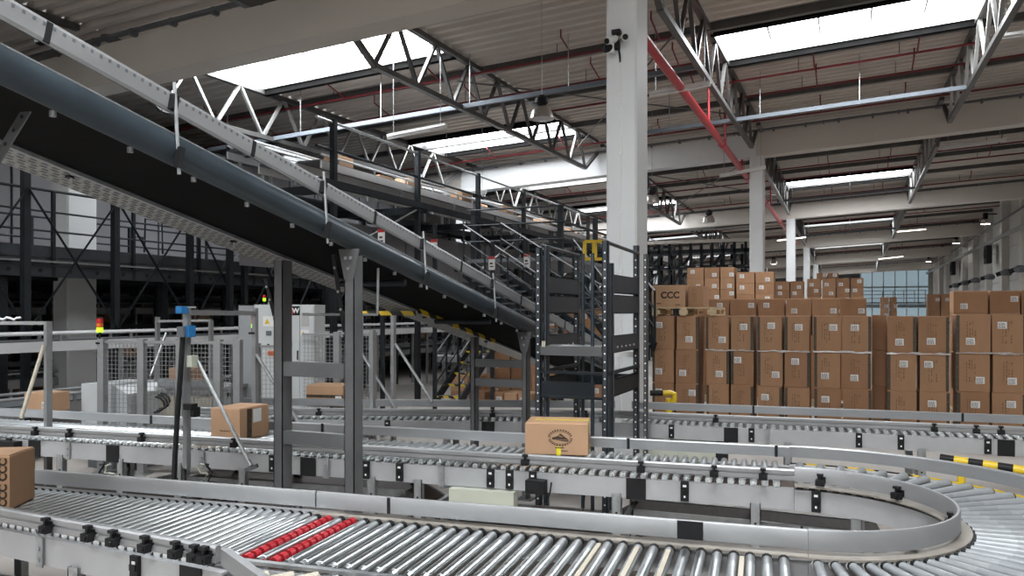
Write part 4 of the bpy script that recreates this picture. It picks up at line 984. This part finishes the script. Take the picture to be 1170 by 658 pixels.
# landing and posts beside these stairs
t = thing('stair_landing', 'dark steel landing with handrails between stair and tower', 'platform', (-3.6, 6.6, 0))
for s in (5.6, 8.0, 10.4):
    for v in (-4.9,-2.9): part(t, 'column', MB().box(v-.05,v+.05,s-.05,s+.05,0,4.1), 'dark', True, False)
part(t, 'deck', MB().box(-5.0,-2.8,5.5,10.5,2.95,3.03), 'slate', True, False)
for z in (3.4,3.75,4.08):
    for a, b in (((-5,5.5),(-2.8,5.5)),((-2.8,5.5),(-2.8,10.5)),((-5,10.5),(-2.8,10.5))): part(t, 'handrail', MB().cyl((*a,z),(*b,z),.02,6), 'dark', True)
for a, b in (((-4.9,5.6),(-4.9,8.0)),((-2.9,5.6),(-2.9,8.0)),((-2.9,8.0),(-2.9,10.4))): part(t, 'brace', MB().bar((*a,1.0),(*b,2.9),.02,.05), 'dark', True)
# yellow lift frames
for i, px in enumerate((668, 680)):
    p = pd(px, 296, 13.); q = pd(px, 276, 13.)
    single('yellow_frame', MB().bar(p, q, .05, .05).bar(p+Vector((.16,0,0)), q+Vector((.16,0,0)), .05, .05).bar(q, q+Vector((.16,0,0)), .05, .05).bar(p, p+Vector((.16,0,0)), .05, .05), 'yellow', 'small yellow steel frame above the tower, %s' % ['beside the stair', 'beside the white column'][i], 'frame', 'yellow frames')
# white information plates with red heads on black posts
for i, (px, py, Y) in enumerate(((436, 270, 12.), (496, 281, 13.), (562, 300, 14.), (602, 297, 14.5))):
    p = pd(px, py, Y); t = thing('notice_plate', 'white notice plate with red head, %s along the incline' % ordn[i], 'sign', (p.x, p.y, p.z-.13), 0, 'notice plates by the incline')
    part(t, 'plate', MB().box(-.06,.06,-.01,0,0,.24), 'white', smooth=False); part(t, 'red_head', MB().box(-.06,.06,-.012,-.01,.19,.24), 'sigred', smooth=False); part(t, 'plate_print', MB().box(-.035,.035,-.0115,-.01,.05,.07).box(-.035,.02,-.0115,-.01,.10,.13), 'ink', smooth=False)
    part(t, 'plate_post', MB().box(-.03,.03,.002,.05,-(p.z-.13),.5), 'dark', smooth=False)
# ================================================================== FENCED CELL
def fence(label, P, Q, ztop, posts, zbot=.2, mesh=True, pitch=.05):
    d = Q-P; L = d.length; rz = math.atan2(d.y, d.x)
    t = thing('safety_fence', label, 'fence', (P.x,P.y,0), rz, 'safety fences')
    for f in posts:
        o = part(t, 'post', MB().box(f*L-.04,f*L+.04,-.04,.04,0,ztop+.02), 'alu', smooth=False); part(o, 'foot', MB().box(f*L-.08,f*L+.08,-.08,.08,0,.012), 'alu', smooth=False)
    part(t, 'top_rail', MB().box(0,L,-.02,.02,ztop-.03,ztop), 'alu', smooth=False); part(t, 'bottom_rail', MB().box(0,L,-.02,.02,zbot,zbot+.04), 'alu', smooth=False)
    if mesh:
        w_ = MB(); x = pitch/2
        while x < L: w_.box(x-.0025,x+.0025,-.0025,.0025,zbot,ztop); x += pitch
        z = zbot+pitch/2
        while z < ztop: w_.box(0,L,-.006,-.002,z-.0025,z+.0025); z += pitch
        part(t, 'wire_mesh', w_, 'alu', smooth=False, kind='stuff')
    return t
FZ = 1.56
fence('wire mesh fence beside the light grey housing, under the signal lamp', pd(117, 450, 9.3).xy.to_3d(), pd(272, 450, 9.0).xy.to_3d(), FZ, (0,.30,.585,.86,1.))
fence('wire mesh fence in front of the tall control cabinets', pd(292, 450, 8.95).xy.to_3d(), pd(333, 450, 8.9).xy.to_3d(), 1.52, (0.02,), .3)
fence('wire mesh fence between cabinets and far post', pd(346, 450, 10.2).xy.to_3d(), pd(426, 450, 10.0).xy.to_3d(), 1.62, (.5,1.), .3)
# grey machine housing
a = pd(93, 487, 9.6); b = pd(164, 487, 9.4)
t = thing('machine_housing', 'light grey sheet metal machine housing behind the mesh fence', 'machine', ((a.x+b.x)/2,(a.y+b.y)/2+.3,0))
zt = EYE-(438-HOR)/F*9.6
part(t, 'cover', MB().box(a.x,a.x+.42,a.y,a.y+.7,.3,zt), 'machine', True, False)
part(t, 'sloped_cover', MB().extrude([(a.x+.422,a.y+.02,.3),(a.x+.74,a.y+.02,.3),(a.x+.74,a.y+.02,zt-.1),(a.x+.55,a.y+.02,zt-.02),(a.x+.422,a.y+.02,zt-.02)], (0,.66,0)), 'machine', True, False)
part(t, 'base_frame', MB().box(a.x+.05,a.x+.7,a.y+.05,a.y+.6,0,.3), 'slate', True, False)
# control cabinets
def cabinet(label, l, r, ytop, Y, dp, dark=False, marks=()):
    p = pd(l, 440, Y); q = pd(r, 440, Y); z = EYE-(ytop-HOR)/F*Y; wd = (q-p).length; rz = math.atan2(q.y-p.y, q.x-p.x)
    t = thing('control_cabinet', label, 'cabinet', (p.x,p.y,0), rz, 'control cabinets')
    part(t, 'body', MB().box(0,wd,.02,dp,.1,z), 'cabdark' if dark else 'cabinet', smooth=False)
    part(t, 'plinth', MB().box(.01,wd-.01,.03,dp-.01,0,.1), 'slate', smooth=False)
    return t, wd, z
t, wd, z = cabinet('tall grey control cabinet with warning triangle and switch', 290, 323, 348, 10.2, .6)
part(t, 'door', MB().box(.01,wd-.01,0,.02,.12,z-.02), 'cabinet', smooth=False)
part(t, 'notice', MB().box(.12,.26,-.004,0,z-.28,z-.15), 'white', smooth=False); part(t, 'warning_triangle', MB().extrude([(.14,-.0045,z-.25),(.21,-.0045,z-.25),(.175,-.0045,z-.18)],(0,-.002,0)), 'yellow', smooth=False)
part(t, 'display', MB().box(.16,.23,-.008,0,z-.40,z-.34), 'slate', smooth=False); part(t, 'switch_plate', MB().box(.18,.26,-.006,0,z-.66,z-.60), 'orange', smooth=False); part(t, 'rotary_switch', MB().cyl((.22,-.03,z-.63),(.22,-.006,z-.63),.016,10), 'sigred')
part(t, 'push_button', MB().cyl((.19,-.015,z-.52),(.19,0,z-.52),.014,10), 'black'); part(t, 'push_button', MB().cyl((.24,-.015,z-.545),(.24,0,z-.545),.012,10), 'siggreen' if False else 'blue')
for dx in (.1,.3): part(t, 'lifting_eye', MB().cyl((dx,.3,z),(dx,.3,z+.04),.015,8), 'galv')
t, wd, z = cabinet('tall grey control cabinet with black W badge and louvre', 326, 359, 348, 10.3, .6)
for j in range(2): part(t, 'door', MB().box(j*wd/2+.006,(j+1)*wd/2-.006,0,.02,.12,z-.02), 'cabinet', smooth=False)
o = part(t, 'badge', MB().box(.07,.19,-.004,0,z-.14,z-.02), 'black', smooth=False)
part(o, 'badge_red', MB().box(.075,.10,-.005,-.004,z-.125,z-.035), 'sigred', smooth=False)
inst(o, 'badge_letter', text_mesh('W', .085, 'white', bold=.004), M=Matrix.Translation((.137,-.0055,z-.08)) @ FACE)
o = part(t, 'louvre', MB().box(.21,.31,-.005,0,z-.28,z-.10), 'wall', smooth=False)
for k in range(7): part(o, 'louvre_slat', MB().box(.215,.305,-.010,-.005,z-.27+k*.024,z-.257+k*.024), 'wall', smooth=False)
part(t, 'notice', MB().box(.20,.31,-.004,0,z-.40,z-.33), 'white', smooth=False); part(t, 'warning_triangle', MB().extrude([(.215,-.0045,z-.39),(.26,-.0045,z-.39),(.2375,-.0045,z-.345)],(0,-.002,0)), 'yellow', smooth=False)
part(t, 'blue_plate', MB().box(.05,.09,-.004,0,z-.56,z-.48), 'blue', smooth=False); part(t, 'handle', MB().box(.155,.17,-.02,0,z-.72,z-.60), 'black', smooth=False)
t, wd, z = cabinet('dark grey cabinet end beside the sensor bar', 272, 289, 349, 10.2, .5, True)
part(t, 'door', MB().box(.01,wd-.01,0,.02,.5,z-.02), 'cabdark', smooth=False); part(t, 'lower_panel', MB().box(.01,wd-.01,0,.02,.12,.48), 'cabinet', smooth=False)
def signal(label, px, ytop, ybot, Y, n=3, lit=2, standto=None, r=.03):
    p = pd(px, ybot, Y); top = pd(px, ytop, Y); h = (top.z-p.z)/n
    t = thing('signal_tower', label, 'signal lamp', (p.x,p.y,p.z), 0, 'signal lamps')
    for k in range(n):
        m = ['siggreen','sigorange','sigred'][k] if n == 3 else ['siggreen','sigred'][k]
        part(t, 'lamp_segment', MB().cyl((0,0,k*h),(0,0,(k+.94)*h),r,12), m)
    part(t, 'stem', MB().cyl((0,0,-standto),(0,0,0),.012,8), 'black'); part(t, 'cap', MB().cyl((0,0,n*h),(0,0,n*h+.012),r*.9,12), 'black'); part(t, 'base', MB().cyl((0,0,-standto-.01),(0,0,-standto+.012),.045,12), 'black')
signal('red, orange and lit green signal tower on the mesh fence post', 114, 363.5, 379.5, 9.3, standto=.13, r=.037)
signal('small red, orange and green signal tower on the sensor portal', 288.5, 361, 374.5, 8.8, standto=.06, r=.014)
signal('tiny red and lit green signal lamp above the control cabinets', 302, 337, 344, 10.4, n=2, standto=.06, r=.02)
# sensor portal on the back run: post, arm, blue sensor heads, strut and black hose
p0 = pd(213.5, 530, 6.45); zt = EYE-(352-HOR)/F*6.45
t = thing('sensor_portal', 'aluminium sensor portal with blue heads, diagonal strut and black hose', 'sensor portal', (p0.x,p0.y,0))
def alubar(name, a, b, w_=.045, m='alu', lab=None): return part(t, name, MB().bar(a, b, w_, w_), m, True)
alubar('post', (p0.x,p0.y,.62), (p0.x,p0.y,zt)); 
e = pd(292, 358, 8.8); a = Vector((p0.x,p0.y,EYE-(357-HOR)/F*6.45)); alubar('arm', a, pd(291,358,8.8))
alubar('far_post', pd(291.5,352,8.8), pd(291.5,476,8.8), .05)
part(t, 'strut', MB().cyl(pd(224,409,6.42), pd(287,532,6.1), .014, 8), 'galv', True)
part(t, 'strut', MB().cyl(pd(293,405,8.75), pd(346,490,8.5), .018, 8), 'galv', True)
part(t, 'strut_foot', MB().bar(pd(281,537,6.1), pd(294,532,6.1), .05, .03), 'slate', True)
part(t, 'hose', MB().tube([pd(209,376,6.4),pd(208.5,390,6.4),pd(206,430,6.4),pd(203,470,6.4),pd(200,520,6.35),pd(199,548,6.3)], .021, 8), 'black', True)
for (l, tp_, r_, bt, m) in ((204,373,215,385,'slate'),(213.5,372,221,385,'blue'),(203,350,213,358,'blue'),(216,406,224,419,'palegreen'),(211,461,224,468,'black'),(220,465,226,476,'black')):
    aa = pd(l, bt, 6.38); bb = pd(r_, tp_, 6.38)
    part(t, {'slate':'junction_box','blue':'sensor_head','palegreen':'bracket_plate','black':'clamp_block'}[m], MB().bar((aa.lerp(bb,.5)).to_tuple()[:2]+(aa.z,), (aa.lerp(bb,.5)).to_tuple()[:2]+(bb.z,), abs(bb.x-aa.x), .07), m, True)
part(t, 'antenna', MB().bar(pd(203,350.5,6.4), pd(224,351,6.4), .02, .012), 'alu', True)
# left portal frame
def portal(label, posts, bar, Y, strut=None, wbar=.042):
    c = pd(posts[0][0], 400, Y); t = thing('portal_frame', label, 'frame', (c.x,c.y,0), 0, 'aluminium portal frames')
    for (px, a, b) in posts:
        q = pd(px, a, Y); part(t, 'post', MB().box(q.x-wbar/2,q.x+wbar/2,q.y-.03,q.y+.03,0.02,q.z), 'alu', True, False); part(t, 'foot', MB().box(q.x-.07,q.x+.07,q.y-.07,q.y+.07,0,.02), 'black', True, False)
    if bar: part(t, 'crossbar', MB().bar(pd(*bar[0],Y), pd(*bar[1],Y), wbar*.8, wbar*.8), 'alu', True)
    for s in (strut or ()): part(t, 'strut', MB().cyl(pd(*s[0],Y-.05), pd(*s[1],Y-.3), .018, 8), 'cream' if s[0][0] < 60 else 'galv', True)
    return t
pf = portal('aluminium portal frame with crossbar in front of the black upright', [(55,367,482),(-40,367,482)], ((-42,369),(57,369)), 7.6, [((50,395),(24,478))])
part(pf, 'hose', MB().tube([pd(x, 364+1.5*math.sin(x*.5), 7.6) for x in range(-20, 26, 4)], .012, 6), 'galv', True)
portal('aluminium portal frame with strut beyond the H frame', [(449.5,355,457),(412,356,457)], ((408,357),(453,357)), 9.6, [((452,393),(494,459)),((411,400),(459,478))])
portal('pair of aluminium posts behind the mesh fence', [(180,362,470),(241,366,470)], ((180,367),(241,366)), 11.4, [((190,380),(172,430))])
portal('aluminium post pair between cabinets and portal', [(426,377,457),(268,392,470)], None, 9.2)
# fenced cell contents: conveyor table, carton, cables
t = thing('transfer_table', 'small transfer table with grey rails inside the fenced cell', 'table', pd(215, 470, 9.8).xy.to_3d(), R(10))
part(t, 'top', MB().box(-.42,.5,0,.6,.93,.97), 'alu', smooth=False)
for x in (-.38,.46):
    for y in (.05,.55): part(t, 'leg', MB().box(x-.03,x+.03,y-.03,y+.03,0,.93), 'alu', smooth=False)
for x in (-.36,-.1,.16): part(t, 'drive_unit', MB().box(x,x+.24,-.1,-.0,.55,.85), 'cream', smooth=False)
part(t, 'side_rail', MB().box(-.42,.5,-.03,0,.97,1.05), 'galv', smooth=False)
q = pd(196, 440, 10.0); carton('brown carton inside the fenced cell', (q.x, q.y+.25, .972), R(5), .30, .3, .2, 'card', 'cartons beyond the fence')
q = pd(54, 460, 9.4); o = carton('brown carton with white label beside the black upright', (q.x, q.y, .722), R(8), .36, .3, .22, 'cardlight', 'cartons beyond the fence', sticker=(.35,.3))
def cable(label, pts, r, m, grp='loose cables'):
    single('cable', MB().tube(pts, r, 6), m, label, 'cable', grp)
for i in range(3): cable('black hose loop inside the fenced cell beside the transfer table, %s of three' % ordn[i], [pd(176+i*3+12*math.sin(a), 462-i*2+9*math.cos(a), 8.6) for a in [k*.5 for k in range(7)]], .013, 'black')
for i, (x, c) in enumerate(((114,'black'),(122,'palegreen'),(229,'palegreen'),(238,'black'))): cable('tangled %s cable hanging under the roller conveyor, %s of four' % ({'black':'black','palegreen':'pale green','slate':'grey'}[c], ordn[i]), [pd(x+5*math.sin(k*1.3+i)+k*.8, 528+k*3.2+3*math.cos(k*2), 6.4) for k in range(8)], .009, c)
for i, (pts) in enumerate(([(618,548),(616,560),(619,572)], [(630,551),(628,565),(622,574)], [(667,550),(668,565),(666,583)])): cable('thin black cable dropping from the roller conveyor near the shoe carton, %s of three' % ordn[i], [pd(*p, 5.75) for p in pts], .006, 'black')
p = pd(611, 556, 5.75); single('control_box', MB().box(p.x-.06,p.x+.08,p.y-.04,p.y+.05,p.z-.045,p.z+.05).box(p.x-.04,p.x+.05,p.y-.045,p.y-.04,p.z-.02,p.z+.03), 'black', 'small black control box hanging beside the pale green power box', 'control box')
# ================================================================== RIGHT SIDE DETAILS
# yellow and black tube barrier
Yb = 6.9
t = thing('barrier_tube', 'yellow and black striped tube barrier beyond the bend', 'barrier', pd(1125, 525, Yb).xy.to_3d())
pa, pb = pd(1074, 523, 7.15), pd(1250, 549, 6.5)
for k in range(10):
    part(t, 'tube_band', MB().cyl(pa.lerp(pb, k/10), pa.lerp(pb, (k+1)/10-.002), .038, 12), ['black','yellow'][k%2], True)
for f in (.15,.85): c = pa.lerp(pb, f); part(t, 'post', MB().cyl((c.x,c.y,0),(c.x,c.y,c.z-.03),.035,10), 'yellow', True); part(t, 'base', MB().cyl((c.x,c.y,0),(c.x,c.y,.012),.08,12), 'black', True)
# small yellow manipulator by the column
p = pd(757, 463, 9.6)
t = thing('robot_arm', 'small yellow tube manipulator in front of the first pallet stack', 'manipulator', (p.x,p.y,0))
zz = EYE-(449-HOR)/F*9.6
part(t, 'black_sleeve', MB().cyl(pd(743,449,9.6), pd(757,449,9.6), .035, 12), 'black', True)
part(t, 'arm', MB().tube([pd(755,449,9.6),pd(766,448.5,9.6),pd(770.5,450,9.6),pd(771,456,9.6),pd(769,462,9.6)], .032, 10), 'yellow', True)
c = pd(764,455,9.65); part(t, 'post', MB().cyl((c.x,c.y,0),(c.x,c.y,c.z),.04,12), 'yellow', True); part(t, 'base', MB().cyl((c.x,c.y,0),(c.x,c.y,.02),.12,14), 'slate', True)
# security cameras and conduit on the tall column
t = thing('camera_cluster', 'cluster of small security cameras on a black bracket, tall white column', 'security cameras', (-.02, -.005, 5.2))
Cc = ps(707, 45, 0); zx = Cc.z
part(t, 'bracket', MB().box(Cc.x-.07,Cc.x+.04,-.10,-.0,zx+.05,zx+.10).box(Cc.x-.02,Cc.x+.02,-.06,0,zx-.14,zx+.06), 'black', True, False)
for dx, dz, ax, m in ((-.05,-.02,-.4,'white'),(.07,.0,.5,'lampmetal'),(-.06,-.12,-.7,'black')):
    d = Vector((ax,-.8,-.35)).normalized(); b = Vector((Cc.x+dx,-.08,zx+dz))
    o = part(t, 'camera_body', MB().cyl(b-d*.07, b+d*.12, .047, 12), m, True); part(o, 'lens', MB().cyl(b+d*.12, b+d*.135, .036, 12), 'black', True)
part(t, 'sensor_box', MB().box(Cc.x-.10,Cc.x-.03,-.13,-.02,zx-.19,zx-.08), 'white', True, False)
part(t, 'cable_bundle', MB().tube([(Cc.x,-.04,zx-.1),(Cc.x+.02,-.03,zx-.2),(Cc.x+.025,-.012,zx-.3)], .014, 8), 'black', True)
cx = Cc.x+.03
t = thing('column_conduit', 'white conduit running down the tall white column', 'conduit', (cx, -.012, 0))
part(t, 'pipe', MB().cyl((cx,-.013,.6),(cx,-.013,zx-.22),.011,8), 'white', True)
for k in range(6): part(t, 'clip', MB().box(cx-.02,cx+.02,-.028,0,.9+k*.75,.93+k*.75), 'white', True, False)
# high-bay lamps
def highbay(label, p, lit=False, s=1.):
    t = thing('highbay_lamp', label, 'lamp', p, 0, 'high-bay lamps')
    part(t, 'reflector', MB().lathe([(.05*s,.22*s),(.12*s,.19*s),(.17*s,.12*s),(.205*s,.0),(.215*s,0),(.18*s,.125*s),(.13*s,.2*s),(.05*s,.235*s)], 20), 'lampmetal')
    part(t, 'ballast', MB().lathe([(0,.24*s),(.07*s,.24*s),(.115*s,.28*s),(.115*s,.36*s),(.06*s,.41*s),(0,.41*s)], 12), 'black')
    part(t, 'lens', MB().cyl((0,0,.015*s),(0,0,.02*s),.19*s,18), 'spot' if lit else 'whiteplastic')
    H = max(.2, zc(p[0], p[1])-p[2]); part(t, 'suspension_wire', MB().cyl((0,0,.41*s),(0,0,H),.006,5), 'galv')
highbay('bell-shaped metal high-bay lamp hanging beside the tall white column', pd(619, 136, 13.8))
highbay('bell-shaped high-bay lamp hanging far behind the tall white column', pd(810, 254, 26.))
highbay('bell-shaped lamp at the right edge of the tall white column', pd(745, 232, 22.))
highbay('lit high-bay lamp near the dark rear racks', pd(884, 302, 44.), True)
# hung fluorescent tubes
for i, (a, b, Y0_, Y1_, lab) in enumerate((((443,158),(510,145),16.2,15.8,'below the blue-grey strut'), ((742,110),(812,97),15.6,15.2,'beside the red fire main'), ((1143,44),(1215,34),15,14.6,'at the truss nearest the wall'),
        ((1076,171),(1150,160),27,26,'beyond the wall-side truss'), ((1022,265),(1058,262),45,44.5,'far down the hall beyond the wall-side truss'), ((888,275),(921,271),42,41.5,'beside the third white column'),
        ((1004,296),(1032,293),60,59.5,'far down the hall by the glazed office'), ((1040,231),(1091,226),37,36.4,'under the third beam'), ((822,202),(875,192),24,23.6,'in front of the second white column'), ((505,225),(556,220),22,21.8,'under the white beam'))):
    p, q = pd(*a, Y0_), pd(*b, Y1_)
    t = thing('fluorescent_lamp', 'hung fluorescent tube lamp %s' % lab, 'lamp', p.lerp(q,.5), 0, 'hung fluorescent lamps')
    part(t, 'housing', MB().bar(p+Vector((0,0,.05)), q+Vector((0,0,.05)), .10, .05), 'white', True); part(t, 'tube', MB().cyl(p, q, .028, 8), 'tubelamp' if i in (4,5,6) else 'white', True)
    for f in (.1,.9): c = p.lerp(q,f); part(t, 'hanging_wire', MB().cyl((c.x,c.y,c.z+.07),(c.x,c.y,zc(c.x,c.y)),.008,5), 'galv', True)
# right wall: rail, spot lamps, fan brackets
wv = V1-.55
a = pv(1061, 312, wv); b = pv(1170, 256, wv); d = (b-a)
t = thing('wall_rail', 'pale cable rail running along the pilastered wall', 'rail', (wv, 40, 4.5))
z_ = (a.z+b.z)/2
part(t, 'rail', MB().bar((wv,10,z_),(wv,80,z_),.12,.18), 'galv', True)
for k in range(13): part(t, 'rail_arm', MB().box(wv,V1-.38,12.5+k*5.2-.9+.0,12.6+k*5.2-.9,z_-.05,z_+.05), 'galv', True, False)
single('wall_conduit', MB().cyl((wv+.1,10,z_+1.0),(wv+.1,80,z_+.7),.05,6), 'slate', 'dark conduit above the pale rail along the pilastered wall', 'conduit')
for i, (px, py) in enumerate(((1126,256),(1092.5,278),(1077,288.5),(1061,299))):
    p = pv(px, py, V1-.9); t = thing('wall_spotlight', 'lit round spotlight on the pilastered wall, %s from the entrance end' % ordn[i], 'lamp', p, 0, 'wall spotlights')
    part(t, 'reflector', MB().lathe([(.05,.3),(.2,.22),(.26,0),(.24,0),(.18,.2),(.05,.26)], 14), 'lampmetal'); part(t, 'lens', MB().cyl((0,0,.0),(0,0,.03),.23,14), 'spot'); part(t, 'ballast', MB().cyl((0,0,.28),(0,0,.6),.12,10), 'black'); part(t, 'wall_arm', MB().box(0,.55,-.03,.03,.5,.56), 'black')
for i, (px, py) in enumerate(((1166,307),(1150,311),(1131,316),(1115,320),(1103,323),(1092,326))):
    p = pv(px, py, V1-.55); t = thing('wall_heater', 'dark fan heater on a bracket, %s along the pilastered wall' % ordn[i], 'heater', p, 0, 'wall fan heaters')
    part(t, 'casing', MB().lathe([(0,-.18),(.2,-.16),(.26,-.04),(.26,.06),(.12,.16),(0,.16)], 12), 'slate'); part(t, 'bracket', MB().box(-.05,.20,-.3,.3,-.05,.05), 'slate'); part(t, 'nozzle', MB().cyl((-.1,.45,0),(-.35,.55,-.1),.11,8), 'black')
for i, (px, py) in enumerate(((1129,290),(1089,306))):
    p = pv(px, py, V1-.5); single('wall_speaker', MB().box(p.x-.15,p.x+.12,p.y-.5,p.y+.5,p.z-.55,p.z+.45).cyl((p.x-.15,p.y,p.z),(p.x-.2,p.y,p.z),.3,12), 'black', 'black loudspeaker box under the pale rail, %s along' % ordn[i], 'speaker', 'wall loudspeakers')
# ================================================================== DARK SORTER RACKS BEHIND THE STOCK
t = thing('sorter_rack', 'dark multi-level sorter rack behind the tall carton stacks', 'rack', (-1.5, 24, 0))
for k in range(12):
    x = -5+k*.405
    for s in (20.5, 22.8): part(t, 'upright', MB().box(x-.05,x+.05,s-.05,s+.05,0,4.6), 'dark', True, False)
for z in (2.1, 2.9, 3.6, 4.2):
    part(t, 'shelf_beam', MB().box(-5.1,-.5,20.45,20.55,z-.08,z+.06), 'dark', True, False); part(t, 'shelf', MB().box(-5.1,-.5,20.5,22.8,z,z+.03), 'slate', True, False)
for k in range(22): part(t, 'chute', MB().bar((-4.9+k*.2,20.4,2.2+.7*(k%3)),(-4.85+k*.2,22.0,2.75+.7*(k%3)),.14,.02), 'whiteplastic' if k % 2 else 'galv', True)
for k in range(11): part(t, 'brace', MB().bar((-5+k*.405,20.44,2.1 if k%2 else 3.6),(-4.595+k*.405,20.44,3.6 if k%2 else 2.1),.02,.04), 'dark', True)
part(t, 'cover_strip', MB().box(-5,-.5,20.4,20.5,4.5,4.62), 'beamgrey', True, False); part(t, 'top_rail', MB().cyl((-5,20.4,5.0),(-.5,20.4,5.0),.04,8), 'galv', True)
line_conv('distant white-railed conveyor beyond the short stair', -9.8, 8, 30, .8, .8)
unit('roller_conveyor', 'distant crosswise roller conveyor seen beside the short stair', Vector((-7.55,8.6,0)), Vector((-4.3,8.6,0)), front='tube', back=True, legs=[.3,1.6,2.9], sensors=[1,2.5], fclamps=[.6,1.8,3.0])
